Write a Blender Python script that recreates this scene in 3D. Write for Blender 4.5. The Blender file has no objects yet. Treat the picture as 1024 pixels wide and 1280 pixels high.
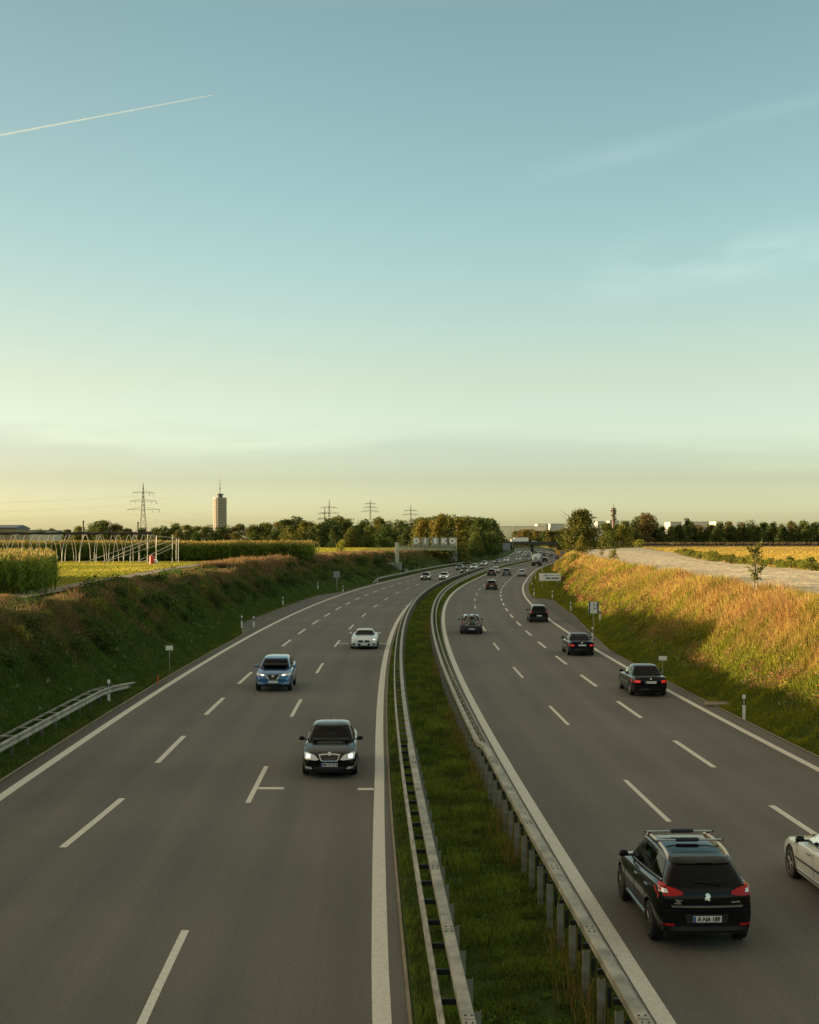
import bpy, bmesh, math, random
import numpy as np
from mathutils import Vector, Matrix
from mathutils.bvhtree import BVHTree

SC = bpy.context.scene
COL = SC.collection
R = math.radians
PI = math.pi
rng = np.random.default_rng(7)
random.seed(7)

CAM_H = 7.45
FOC = 1620.0        # focal length in photo pixels (photo is 1024 x 1280)
HOR = 676.0         # photo row of the horizon

# ---------------------------------------------------------------- tags
def tag(o, label=None, cat=None, group=None, kind=None):
    if label: o['label'] = label
    if cat: o['category'] = cat
    if group: o['group'] = group
    if kind: o['kind'] = kind
    return o

def empty(name, loc=(0, 0, 0), rz=0.0, parent=None):
    o = bpy.data.objects.new(name, None)
    o.empty_display_size = 0.3
    COL.objects.link(o)
    o.location = loc
    o.rotation_euler = (0, 0, rz)
    if parent: o.parent = parent
    return o

def thing(name, label, cat, loc=(0, 0, 0), rz=0.0, group=None):
    return tag(empty(name, loc, rz), label, cat, group)

def link_mesh(name, me, mats, parent=None):
    o = bpy.data.objects.new(name, me)
    if not isinstance(mats, (list, tuple)): mats = [mats]
    if len(me.materials) == 0:
        for m in mats: me.materials.append(m)
    COL.objects.link(o)
    if parent: o.parent = parent
    return o

def copy_tree(o, parent=None, kids=None):
    c = o.copy(); COL.objects.link(c)
    if parent: c.parent = parent
    for ch in o.children: copy_tree(ch, c)
    return c

# ---------------------------------------------------------------- mesh builder
class MB:
    def __init__(s): s.v = []; s.f = []; s.m = []
    def add(s, vs, fs, m=0):
        b = len(s.v)
        s.v += [tuple(v) for v in vs]
        s.f += [tuple(i + b for i in f) for f in fs]
        s.m += [m] * len(fs)
        return s
    def box(s, c, d, rz=0, rx=0, ry=0, m=0, taper=1.0):
        x, y, z = d[0] / 2, d[1] / 2, d[2] / 2
        vs = [(-x, -y, -z), (x, -y, -z), (x, y, -z), (-x, y, -z),
              (-x * taper, -y * taper, z), (x * taper, -y * taper, z), (x * taper, y * taper, z), (-x * taper, y * taper, z)]
        M = Matrix.Rotation(rz, 3, 'Z') @ Matrix.Rotation(ry, 3, 'Y') @ Matrix.Rotation(rx, 3, 'X')
        vs = [M @ Vector(v) + Vector(c) for v in vs]
        return s.add(vs, [(0, 3, 2, 1), (4, 5, 6, 7), (0, 1, 5, 4), (1, 2, 6, 5), (2, 3, 7, 6), (3, 0, 4, 7)], m)
    def tube(s, pts, rad, n=8, m=0, cap=True):
        pts = [Vector(p) for p in pts]
        if not isinstance(rad, (list, tuple)): rad = [rad] * len(pts)
        rings = []; prev = None
        for i, p in enumerate(pts):
            t = (pts[min(i + 1, len(pts) - 1)] - pts[max(i - 1, 0)])
            if t.length < 1e-9: t = Vector((0, 0, 1))
            t.normalize()
            a = prev if prev is not None else (Vector((1, 0, 0)) if abs(t.x) < .8 else Vector((0, 1, 0)))
            u = t.cross(a)
            if u.length < 1e-6: u = t.cross(Vector((0, 1, 0.01)))
            u.normalize(); w = u.cross(t); prev = w
            rings.append([p + (u * math.cos(2 * PI * k / n) + w * math.sin(2 * PI * k / n)) * rad[i] for k in range(n)])
        vs = [v for r_ in rings for v in r_]; fs = []
        for i in range(len(rings) - 1):
            for k in range(n):
                fs.append((i * n + k, i * n + (k + 1) % n, (i + 1) * n + (k + 1) % n, (i + 1) * n + k))
        if cap:
            fs.append(tuple(range(n))[::-1]); fs.append(tuple((len(rings) - 1) * n + k for k in range(n)))
        return s.add(vs, fs, m)
    def lathe(s, prof, n=20, axis='z', c=(0, 0, 0), m=0):
        vs = []; fs = []
        for (r_, h) in prof:
            for k in range(n):
                a = 2 * PI * k / n
                p = (r_ * math.cos(a), r_ * math.sin(a), h)
                if axis == 'x': p = (h, p[0], p[1])
                if axis == 'y': p = (p[0], h, p[1])
                vs.append((p[0] + c[0], p[1] + c[1], p[2] + c[2]))
        for i in range(len(prof) - 1):
            for k in range(n):
                fs.append((i * n + k, i * n + (k + 1) % n, (i + 1) * n + (k + 1) % n, (i + 1) * n + k))
        fs.append(tuple(range(n))[::-1]); fs.append(tuple((len(prof) - 1) * n + k for k in range(n)))
        return s.add(vs, fs, m)
    def mesh(s, name, smooth=False):
        me = bpy.data.meshes.new(name)
        me.from_pydata(s.v, [], s.f)
        me.polygons.foreach_set('material_index', s.m)
        bm = bmesh.new(); bm.from_mesh(me)
        bmesh.ops.recalc_face_normals(bm, faces=bm.faces)
        bm.to_mesh(me); bm.free()
        if smooth:
            me.polygons.foreach_set('use_smooth', [True] * len(me.polygons))
            try: me.set_sharp_from_angle(angle=R(40))
            except Exception: pass
        me.update()
        return me
    def build(s, name, mats, parent=None, smooth=False, bevel=0):
        o = link_mesh(name, s.mesh(name, smooth), mats, parent)
        if bevel:
            b = o.modifiers.new('bevel', 'BEVEL'); b.width = bevel; b.segments = 2; b.limit_method = 'ANGLE'
        return o

def tri_mesh(name, co, tris, col=None):
    me = bpy.data.meshes.new(name)
    n = len(co); m = len(tris)
    me.vertices.add(n); me.vertices.foreach_set('co', np.ascontiguousarray(co, dtype=np.float32).ravel())
    me.loops.add(m * 3); me.polygons.add(m)
    me.polygons.foreach_set('loop_start', np.arange(m, dtype=np.int32) * 3)
    me.loops.foreach_set('vertex_index', np.ascontiguousarray(tris, dtype=np.int32).ravel())
    me.update(calc_edges=True)
    if col is not None:
        a = me.color_attributes.new('tint', 'FLOAT_COLOR', 'POINT')
        c4 = np.ones((n, 4), dtype=np.float32); c4[:, :3] = col
        a.data.foreach_set('color', c4.ravel())
    return me

# ---------------------------------------------------------------- materials
def srgb(h):
    h = h.lstrip('#'); c = [int(h[i:i + 2], 16) / 255 for i in (0, 2, 4)]
    return tuple((x / 12.92 if x <= .04045 else ((x + .055) / 1.055) ** 2.4) for x in c)

def nmat(name):
    m = bpy.data.materials.new(name); m.use_nodes = True
    nt = m.node_tree; b = nt.nodes['Principled BSDF']
    return m, nt, b

def add(nt, t, **kw):
    n = nt.nodes.new(t)
    for k, v in kw.items():
        if k in n.inputs.keys(): n.inputs[k].default_value = v
        else: setattr(n, k, v)
    return n

def noise_col(nt, c1, c2, scale, detail=4, coord='Object', lo=.35, hi=.65, stretch=None, dist=0):
    tc = add(nt, 'ShaderNodeTexCoord')
    src = tc.outputs[coord]
    if stretch:
        mp = add(nt, 'ShaderNodeMapping'); mp.inputs['Scale'].default_value = stretch
        nt.links.new(src, mp.inputs['Vector']); src = mp.outputs['Vector']
    nz = add(nt, 'ShaderNodeTexNoise', Scale=scale, Detail=detail, Distortion=dist)
    nt.links.new(src, nz.inputs['Vector'])
    rp = add(nt, 'ShaderNodeValToRGB')
    rp.color_ramp.elements[0].position = lo; rp.color_ramp.elements[0].color = (*c1, 1)
    rp.color_ramp.elements[1].position = hi; rp.color_ramp.elements[1].color = (*c2, 1)
    nt.links.new(nz.outputs['Fac'], rp.inputs['Fac'])
    return rp.outputs['Color'], nz.outputs['Fac'], src

def plain(name, c, rough=.6, metal=0.0, var=.12, scale=6, coat=0, bump=0, spec=.5):
    m, nt, b = nmat(name)
    c1 = tuple(x * (1 - var) for x in c); c2 = tuple(min(1, x * (1 + var)) for x in c)
    o, f, _ = noise_col(nt, c1, c2, scale)
    nt.links.new(o, b.inputs['Base Color'])
    b.inputs['Roughness'].default_value = rough; b.inputs['Metallic'].default_value = metal
    b.inputs['Coat Weight'].default_value = coat; b.inputs['Coat Roughness'].default_value = .04
    b.inputs['Specular IOR Level'].default_value = spec
    if bump:
        bp = add(nt, 'ShaderNodeBump', Strength=bump, Distance=.02)
        nt.links.new(f, bp.inputs['Height']); nt.links.new(bp.outputs['Normal'], b.inputs['Normal'])
    return m

def emit(name, c, s, base=None):
    m, nt, b = nmat(name)
    b.inputs['Base Color'].default_value = (*(base or c), 1)
    b.inputs['Emission Color'].default_value = (*c, 1); b.inputs['Emission Strength'].default_value = s
    b.inputs['Roughness'].default_value = .2
    return m

def leafmat(name, trans=.35, rough=.7, vary=.12, hue=.02):
    m, nt, b = nmat(name)
    at = add(nt, 'ShaderNodeAttribute', attribute_name='tint')
    oi = add(nt, 'ShaderNodeObjectInfo')
    hs = add(nt, 'ShaderNodeHueSaturation')
    mr = add(nt, 'ShaderNodeMapRange'); mr.inputs['To Min'].default_value = 1 - vary * 2; mr.inputs['To Max'].default_value = 1 + vary * 2
    nt.links.new(oi.outputs['Random'], mr.inputs['Value']); nt.links.new(mr.outputs['Result'], hs.inputs['Value'])
    m2 = add(nt, 'ShaderNodeMath', operation='MULTIPLY'); m2.inputs[1].default_value = 7.31
    fr = add(nt, 'ShaderNodeMath', operation='FRACT')
    nt.links.new(oi.outputs['Random'], m2.inputs[0]); nt.links.new(m2.outputs[0], fr.inputs[0])
    mh = add(nt, 'ShaderNodeMapRange'); mh.inputs['To Min'].default_value = .5 - hue; mh.inputs['To Max'].default_value = .5 + hue
    nt.links.new(fr.outputs[0], mh.inputs['Value']); nt.links.new(mh.outputs['Result'], hs.inputs['Hue'])
    nt.links.new(at.outputs['Color'], hs.inputs['Color'])
    nt.links.new(hs.outputs['Color'], b.inputs['Base Color'])
    b.inputs['Roughness'].default_value = rough; b.inputs['Specular IOR Level'].default_value = .25
    tr = add(nt, 'ShaderNodeBsdfTranslucent'); nt.links.new(hs.outputs['Color'], tr.inputs['Color'])
    mx = add(nt, 'ShaderNodeMixShader'); mx.inputs[0].default_value = trans
    out = nt.nodes['Material Output']
    nt.links.new(b.outputs[0], mx.inputs[1]); nt.links.new(tr.outputs[0], mx.inputs[2]); nt.links.new(mx.outputs[0], out.inputs['Surface'])
    return m

# ---------------------------------------------------------------- road axis
_my = np.array([-60, 0, 20, 40, 60, 85, 117, 145, 190, 262, 300, 366, 447, 513, 700, 850, 1000, 1400.])
_mx = np.array([5.5, 2.62, 1.80, 1.15, .70, .52, .85, 1.75, 4.4, 11.8, 16.2, 25., 38.2, 48.2, 68., 82., 95., 128.])
_gy = np.arange(-60, 1400, 1.0)
def _spline(x, y, q):
    n = len(x); h = np.diff(x); A = np.zeros((n, n)); b = np.zeros(n); A[0, 0] = A[-1, -1] = 1
    for i in range(1, n - 1):
        A[i, i - 1] = h[i - 1]; A[i, i] = 2 * (h[i - 1] + h[i]); A[i, i + 1] = h[i]
        b[i] = 6 * ((y[i + 1] - y[i]) / h[i] - (y[i] - y[i - 1]) / h[i - 1])
    s = np.linalg.solve(A, b)
    k = np.clip(np.searchsorted(x, q) - 1, 0, n - 2); t = q - x[k]
    return y[k] + t * ((y[k + 1] - y[k]) / h[k] - h[k] * (2 * s[k] + s[k + 1]) / 6) + t * t * s[k] / 2 + t ** 3 * (s[k + 1] - s[k]) / (6 * h[k])
_gx = _spline(_my, _mx, _gy)
_k = np.exp(-.5 * (np.arange(-45, 46) / 15.0) ** 2); _k /= _k.sum()
_pad = np.concatenate([_gx[0] + (np.arange(-45, 0)) * (_gx[1] - _gx[0]), _gx, _gx[-1] + np.arange(1, 46) * (_gx[-1] - _gx[-2])])
_gx = np.convolve(_pad, _k, 'valid')
def Mx(y):
    y = np.asarray(y, float)
    r_ = np.interp(y, _gy, _gx)
    return r_ + np.where(y > 1399, (y - 1399) * .083, 0)
def yaw_at(y):
    return -math.atan(float(Mx(y + 2) - Mx(y - 2)) / 4)
def P(o, y, z=0.0): return (float(Mx(y)) + o, y, z)
def pix(px, y): return (px - 512) * y / FOC           # x at depth y
def pz(py, y): return CAM_H - (py - HOR) * y / FOC    # z at depth y

def I(y, pts):
    return np.interp(y, [p[0] for p in pts], [p[1] for p in pts])
ZL, ZR = 4.2, 4.0
aL = lambda y: I(y, [(0, -13.85), (103, -13.85), (116, -15.9), (178, -15.9), (192, -13.85)])
aR = lambda y: I(y, [(0, 12.95), (88, 12.95), (105, 13.95), (130, 15.15), (164, 15.3), (170, 12.95)])
baseL = lambda y: I(y, [(0, -14.6), (90, -14.6), (112, -16.5), (182, -16.6), (205, -14.9), (1000, -15)])
crestL = lambda y: I(y, [(0, -20.2), (60, -20.4), (120, -22.8), (220, -25), (400, -25), (1000, -25)])
baseR = lambda y: I(y, [(0, 13.5), (80, 13.5), (105, 14.6), (130, 15.75), (168, 15.9), (190, 17.4), (225, 17.4), (300, 15.7), (1000, 15)])
crestR = lambda y: I(y, [(0, 18.8), (80, 19.2), (105, 20.6), (190, 22.8), (225, 22.8), (300, 21.4), (1000, 21)])
def ease(t):
    t = np.clip(t, 0, 1)
    return np.clip(1.12 * t - .12 * t * t * t * t, 0, 1) * (1 - .35 * (1 - t) ** 6 * t * 8)
def gz(o, y):
    o = np.asarray(o, float); y = np.asarray(y, float)
    o, y = np.broadcast_arrays(o, y)
    tl = (baseL(y) - o) / (baseL(y) - crestL(y)); tr = (o - baseR(y)) / (crestR(y) - baseR(y))
    z = ZL * ease(tl) + ZR * ease(tr)
    onb = np.clip(np.minimum(1, np.maximum(tl, tr) * 4), 0, 1)
    bump = .13 * np.sin(o * 1.1 + y * .21) + .12 * np.sin(y * .37 - o * .6) + .09 * np.sin(y * .83 + o * 1.7)
    fade = np.where((o < crestL(y) - 3) | (o > crestR(y) + 1.5), .15, 1)
    z = z + bump * onb * fade
    z = z + .55 * np.clip((o - crestR(y) - 1.2) / 14, 0, 1)      # upper road given a fall towards the motorway to catch more low sun
    med = np.abs(o) < 1.86
    z = np.where(med, .05 + .03 * np.sin(y * .9 + o * 2) * (1 - (o / 1.86) ** 2) + .06 * (1 - (o / 1.86) ** 2), z)
    road = ((o > aL(y)) & (o < -1.86)) | ((o > 1.86) & (o < aR(y)))
    return np.where(road, -.12, z)
# ================================================================ camera, sun, sky
cam_d = bpy.data.cameras.new('camera'); cam = bpy.data.objects.new('camera', cam_d); COL.objects.link(cam)
cam.location = (0, 0, CAM_H); cam.rotation_euler = (R(90), 0, 0)
cam_d.sensor_fit = 'VERTICAL'; cam_d.sensor_height = 36; cam_d.sensor_width = 28.8
cam_d.lens = 36 * FOC / 1280; cam_d.shift_y = (HOR - 640) / 1280
cam_d.clip_start = .1; cam_d.clip_end = 60000
SC.camera = cam

SUN_EL = 5.3
SUN_AZ = -84.0      # degrees from the view direction (+Y), negative = to the left
sv = Vector((math.sin(R(SUN_AZ)) * math.cos(R(SUN_EL)), math.cos(R(SUN_AZ)) * math.cos(R(SUN_EL)), math.sin(R(SUN_EL))))
sd = bpy.data.lights.new('sun', 'SUN'); sun = bpy.data.objects.new('sun', sd); COL.objects.link(sun)
sd.energy = 5.0; sd.angle = R(.6); sd.color = (1, .73, .42)
sun.rotation_euler = sv.to_track_quat('Z', 'Y').to_euler()
sun.location = (-60, 5, 30)

W = bpy.data.worlds.new('World'); SC.world = W; W.use_nodes = True
wn = W.node_tree; bg = wn.nodes['Background']
sky = add(wn, 'ShaderNodeTexSky', sky_type='NISHITA')
sky.sun_disc = False; sky.sun_elevation = R(SUN_EL); sky.sun_rotation = R(SUN_AZ)
sky.altitude = 300; sky.air_density = 1.0; sky.dust_density = 1.6; sky.ozone_density = 1.0
tc = add(wn, 'ShaderNodeTexCoord'); sep = add(wn, 'ShaderNodeSeparateXYZ')
wn.links.new(tc.outputs['Generated'], sep.inputs[0])
# colour grade of the air by elevation: teal higher up, pale cream low down
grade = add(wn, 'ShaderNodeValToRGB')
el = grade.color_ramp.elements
stops = [(0.0, (1.38, 1.95, 3.2)), (.022, (1.27, 1.68, 2.65)), (.046, (.97, 1.16, 1.62)), (.12, (1.06, 1.05, 1.03)), (.226, (.97, 1.08, .99)), (.378, (.88, 1.01, .875)), (.52, (2.35, 1.58, .90)), (1.0, (3.2, 1.78, .90))]  # unseen zenith boosted warm and bright to light the road
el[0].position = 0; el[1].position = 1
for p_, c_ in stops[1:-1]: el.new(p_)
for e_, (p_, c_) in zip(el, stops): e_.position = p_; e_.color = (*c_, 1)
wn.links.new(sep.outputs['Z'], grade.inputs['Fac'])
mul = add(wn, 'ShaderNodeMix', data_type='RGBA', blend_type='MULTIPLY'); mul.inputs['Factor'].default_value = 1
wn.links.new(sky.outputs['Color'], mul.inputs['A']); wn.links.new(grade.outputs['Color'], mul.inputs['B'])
# thin cirrus streaks (noise stretched along one heading) and a low bank of stratus
def band(z0, z1, z2, z3):
    a = add(wn, 'ShaderNodeMapRange', interpolation_type='SMOOTHSTEP'); a.inputs['From Min'].default_value = z0; a.inputs['From Max'].default_value = z1
    b = add(wn, 'ShaderNodeMapRange', interpolation_type='SMOOTHSTEP'); b.inputs['From Min'].default_value = z2; b.inputs['From Max'].default_value = z3
    b.inputs['To Min'].default_value = 1; b.inputs['To Max'].default_value = 0
    return a, b
def mathn(op, *ins):
    n = add(wn, 'ShaderNodeMath', operation=op)
    for i, v in enumerate(ins):
        if isinstance(v, (int, float)): n.inputs[i].default_value = v
        else: wn.links.new(v, n.inputs[i])
    return n.outputs[0]
def wnoise(sc, loc=(0, 0, 0), rot=(0, 0, 0), scale=3, detail=6, lo=.4, hi=.7, dist=.3):
    mp = add(wn, 'ShaderNodeMapping'); mp.inputs['Scale'].default_value = sc; mp.inputs['Location'].default_value = loc; mp.inputs['Rotation'].default_value = rot
    wn.links.new(tc.outputs['Generated'], mp.inputs['Vector'])
    nz = add(wn, 'ShaderNodeTexNoise', Scale=scale, Detail=detail, Distortion=dist); wn.links.new(mp.outputs[0], nz.inputs['Vector'])
    mr = add(wn, 'ShaderNodeMapRange', interpolation_type='SMOOTHSTEP'); mr.inputs['From Min'].default_value = lo; mr.inputs['From Max'].default_value = hi
    wn.links.new(nz.outputs['Fac'], mr.inputs['Value']); return mr.outputs[0]
# low stratus bank: its top edge wavers between 4 and 5 degrees
edge = wnoise((2, 2, 14), scale=2.2, detail=6, lo=.3, hi=.7)
zz = mathn('ADD', sep.outputs['Z'], mathn('MULTIPLY', mathn('SUBTRACT', edge, .5), -.022))
zz = mathn('ADD', zz, mathn('MULTIPLY', sep.outputs['X'], .035))
st = add(wn, 'ShaderNodeMapRange', interpolation_type='SMOOTHSTEP'); st.inputs['From Min'].default_value = .058; st.inputs['From Max'].default_value = .082
st.inputs['To Min'].default_value = 1; st.inputs['To Max'].default_value = 0
wn.links.new(zz, st.inputs['Value'])
strat = add(wn, 'ShaderNodeMix', data_type='RGBA', blend_type='MULTIPLY')
strat.inputs['B'].default_value = (.81, .80, .86, 1)
wn.links.new(mathn('MULTIPLY', st.outputs[0], .75), strat.inputs['Factor']); wn.links.new(mul.outputs['Result'], strat.inputs['A'])
# two thin cirrus streaks on the right, rising to the right
c1 = wnoise((2.2, 1.0, 7), rot=(0, R(-11), 0), scale=3.2, detail=9, lo=.36, hi=.74, dist=.6)
def streak(x0, z0, slope, wdt, xa, xb):
    d_ = mathn('DIVIDE', mathn('SUBTRACT', sep.outputs['Z'], mathn('MULTIPLY_ADD', sep.outputs['X'], slope, z0 - slope * x0)), wdt)
    g_ = mathn('POWER', 2.718, mathn('MULTIPLY', mathn('MULTIPLY', d_, d_), -1.0))
    f_ = add(wn, 'ShaderNodeMapRange', interpolation_type='SMOOTHSTEP'); f_.inputs['From Min'].default_value = xa; f_.inputs['From Max'].default_value = xb
    wn.links.new(sep.outputs['X'], f_.inputs['Value']); return mathn('MULTIPLY', g_, f_.outputs[0])
cf = mathn('MULTIPLY', c1, mathn('ADD', mathn('MULTIPLY', streak(.105, .272, .206, .0075, .05, .16), .38), mathn('MULTIPLY', streak(.154, .198, .129, .0155, .06, .24), 1.5)))
cir = add(wn, 'ShaderNodeMix', data_type='RGBA', blend_type='MIX')
wn.links.new(mathn('MULTIPLY', cf, .075), cir.inputs['Factor']); wn.links.new(strat.outputs['Result'], cir.inputs['A'])
cir.inputs['B'].default_value = (6.1, 6.6, 6.0, 1)
# the air pales less towards the sun than the model has it
xl_ = add(wn, 'ShaderNodeMapRange', interpolation_type='SMOOTHSTEP'); xl_.inputs['From Min'].default_value = -.42; xl_.inputs['From Max'].default_value = -.05; xl_.inputs['To Min'].default_value = 1; xl_.inputs['To Max'].default_value = 0
wn.links.new(sep.outputs['X'], xl_.inputs['Value'])
dim = add(wn, 'ShaderNodeMix', data_type='RGBA', blend_type='MULTIPLY'); dim.inputs['B'].default_value = (.92, .88, .87, 1)
wn.links.new(xl_.outputs[0], dim.inputs['Factor']); wn.links.new(cir.outputs['Result'], dim.inputs['A'])
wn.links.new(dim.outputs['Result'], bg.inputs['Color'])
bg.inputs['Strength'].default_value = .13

vs = SC.view_settings; SC.display_settings.display_device = 'sRGB'
vs.view_transform = 'Standard'; vs.look = 'None'; vs.exposure = 1.36; vs.gamma = 1; vs.use_curve_mapping = False
SC.cycles.max_bounces = 6; SC.cycles.diffuse_bounces = 2; SC.cycles.glossy_bounces = 3; SC.cycles.transmission_bounces = 2
SC.cycles.transparent_max_bounces = 10; SC.cycles.caustics_reflective = False; SC.cycles.caustics_refractive = False
SC.cycles.use_denoising = True

# ================================================================ materials
def mat_asphalt():
    m, nt, b = nmat('asphalt')
    uv = add(nt, 'ShaderNodeUVMap', uv_map='road'); sp = add(nt, 'ShaderNodeSeparateXYZ'); nt.links.new(uv.outputs[0], sp.inputs[0])
    tcn = add(nt, 'ShaderNodeTexCoord')
    fine = add(nt, 'ShaderNodeTexNoise', Scale=13, Detail=9, Roughness=.86); nt.links.new(tcn.outputs['Object'], fine.inputs['Vector'])
    grit = add(nt, 'ShaderNodeTexNoise', Scale=95, Detail=2, Roughness=.6); nt.links.new(tcn.outputs['Object'], grit.inputs['Vector'])
    mp = add(nt, 'ShaderNodeMapping'); mp.inputs['Scale'].default_value = (1.5, .035, 1); nt.links.new(uv.outputs[0], mp.inputs['Vector'])
    streak = add(nt, 'ShaderNodeTexNoise', Scale=1.3, Detail=6, Roughness=.65); nt.links.new(mp.outputs[0], streak.inputs['Vector'])
    big = add(nt, 'ShaderNodeTexNoise', Scale=.11, Detail=5); nt.links.new(tcn.outputs['Object'], big.inputs['Vector'])
    # wheel paths: two per lane (lane width 3.6, lane edges at |o| = 2.1, 5.7 ...)
    ab = add(nt, 'ShaderNodeMath', operation='ABSOLUTE'); nt.links.new(sp.outputs['X'], ab.inputs[0])
    ph = add(nt, 'ShaderNodeMath', operation='MULTIPLY_ADD'); ph.inputs[1].default_value = 2 * PI / 1.78; ph.inputs[2].default_value = -2 * PI * 3.0 / 1.78
    nt.links.new(ab.outputs[0], ph.inputs[0])
    cs = add(nt, 'ShaderNodeMath', operation='COSINE'); nt.links.new(ph.outputs[0], cs.inputs[0])
    def mr(src, a0, a1, t0, t1):
        n = add(nt, 'ShaderNodeMapRange'); n.inputs['From Min'].default_value = a0; n.inputs['From Max'].default_value = a1
        n.inputs['To Min'].default_value = t0; n.inputs['To Max'].default_value = t1; nt.links.new(src, n.inputs['Value']); return n.outputs[0]
    def mm(a, b_):
        n = add(nt, 'ShaderNodeMath', operation='MULTIPLY'); nt.links.new(a, n.inputs[0]); nt.links.new(b_, n.inputs[1]); return n.outputs[0]
    f = mm(mm(mr(fine.outputs['Fac'], .3, .7, .62, 1.38), mr(streak.outputs['Fac'], .3, .7, .90, 1.08)), mm(mr(big.outputs['Fac'], .3, .7, .85, 1.15), mr(cs.outputs[0], -1, 1, 1.05, .93)))
    f = mm(f, mr(grit.outputs['Fac'], .3, .7, .66, 1.34))
    # darker strip of newer asphalt outside the edge lines
    e1 = mr(ab.outputs[0], 13.35, 13.4, 1.0, .72)
    f = mm(f, e1)
    # seams and a few transverse construction joints
    v = add(nt, 'ShaderNodeVectorMath', operation='SCALE'); v.inputs[0].default_value = (.131, .121, .102); nt.links.new(f, v.inputs['Scale'])
    nt.links.new(v.outputs[0], b.inputs['Base Color'])
    b.inputs['Roughness'].default_value = .82; b.inputs['Specular IOR Level'].default_value = .35
    bp = add(nt, 'ShaderNodeBump', Strength=.35, Distance=.01); nt.links.new(grit.outputs['Fac'], bp.inputs['Height']); nt.links.new(bp.outputs[0], b.inputs['Normal'])
    return m
def mat_paint_line():
    m, nt, b = nmat('road_paint')
    tcn = add(nt, 'ShaderNodeTexCoord')
    n1 = add(nt, 'ShaderNodeTexNoise', Scale=9, Detail=8, Roughness=.75); nt.links.new(tcn.outputs['Object'], n1.inputs['Vector'])
    rp = add(nt, 'ShaderNodeValToRGB'); rp.color_ramp.elements[0].position = .28; rp.color_ramp.elements[0].color = (.42, .40, .33, 1)
    rp.color_ramp.elements[1].position = .52; rp.color_ramp.elements[1].color = (.66, .64, .54, 1)
    nt.links.new(n1.outputs['Fac'], rp.inputs['Fac']); nt.links.new(rp.outputs[0], b.inputs['Base Color'])
    b.inputs['Roughness'].default_value = .7
    return m
def mat_soil(name, cs, scale=.7, detail=8, rough=.95):
    m, nt, b = nmat(name)
    tcn = add(nt, 'ShaderNodeTexCoord'); nz = add(nt, 'ShaderNodeTexNoise', Scale=scale, Detail=detail, Roughness=.7); nt.links.new(tcn.outputs['Object'], nz.inputs['Vector'])
    rp = add(nt, 'ShaderNodeValToRGB')
    for i, c in enumerate(cs):
        p = .3 + .4 * i / (len(cs) - 1)
        if i < 2: e_ = rp.color_ramp.elements[i]; e_.position = p
        else: e_ = rp.color_ramp.elements.new(p)
        e_.color = (*c, 1)
    nt.links.new(nz.outputs['Fac'], rp.inputs['Fac']); nt.links.new(rp.outputs[0], b.inputs['Base Color'])
    b.inputs['Roughness'].default_value = rough; b.inputs['Specular IOR Level'].default_value = .15
    bp = add(nt, 'ShaderNodeBump', Strength=.6, Distance=.15); nt.links.new(nz.outputs['Fac'], bp.inputs['Height']); nt.links.new(bp.outputs[0], b.inputs['Normal'])
    return m
def mat_rows(name, c1, c2, c3, rot=0, scale=1.6, fine=3.0):
    """a field: drill rows stretched along one heading, with broad patches"""
    m, nt, b = nmat(name)
    tcn = add(nt, 'ShaderNodeTexCoord'); mp = add(nt, 'ShaderNodeMapping'); mp.inputs['Rotation'].default_value = (0, 0, rot); mp.inputs['Scale'].default_value = (.012, .16, 1)
    nt.links.new(tcn.outputs['Object'], mp.inputs['Vector'])
    nz = add(nt, 'ShaderNodeTexNoise', Scale=scale, Detail=8, Roughness=.7); nt.links.new(mp.outputs[0], nz.inputs['Vector'])
    rp = add(nt, 'ShaderNodeValToRGB'); rp.color_ramp.elements[0].position = .36; rp.color_ramp.elements[0].color = (*c1, 1)
    rp.color_ramp.elements[1].position = .66; rp.color_ramp.elements[1].color = (*c3, 1)
    e_ = rp.color_ramp.elements.new(.5); e_.color = (*c2, 1)
    nt.links.new(nz.outputs['Fac'], rp.inputs['Fac'])
    n2 = add(nt, 'ShaderNodeTexNoise', Scale=fine, Detail=5); nt.links.new(tcn.outputs['Object'], n2.inputs['Vector'])
    mx = add(nt, 'ShaderNodeMix', data_type='RGBA', blend_type='OVERLAY'); mx.inputs['Factor'].default_value = .5
    nt.links.new(rp.outputs[0], mx.inputs['A']); nt.links.new(n2.outputs['Fac'], mx.inputs['B']); nt.links.new(mx.outputs['Result'], b.inputs['Base Color'])
    b.inputs['Roughness'].default_value = .95; b.inputs['Specular IOR Level'].default_value = .1
    bp = add(nt, 'ShaderNodeBump', Strength=.8, Distance=.25); nt.links.new(n2.outputs['Fac'], bp.inputs['Height']); nt.links.new(bp.outputs[0], b.inputs['Normal'])
    return m

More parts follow.
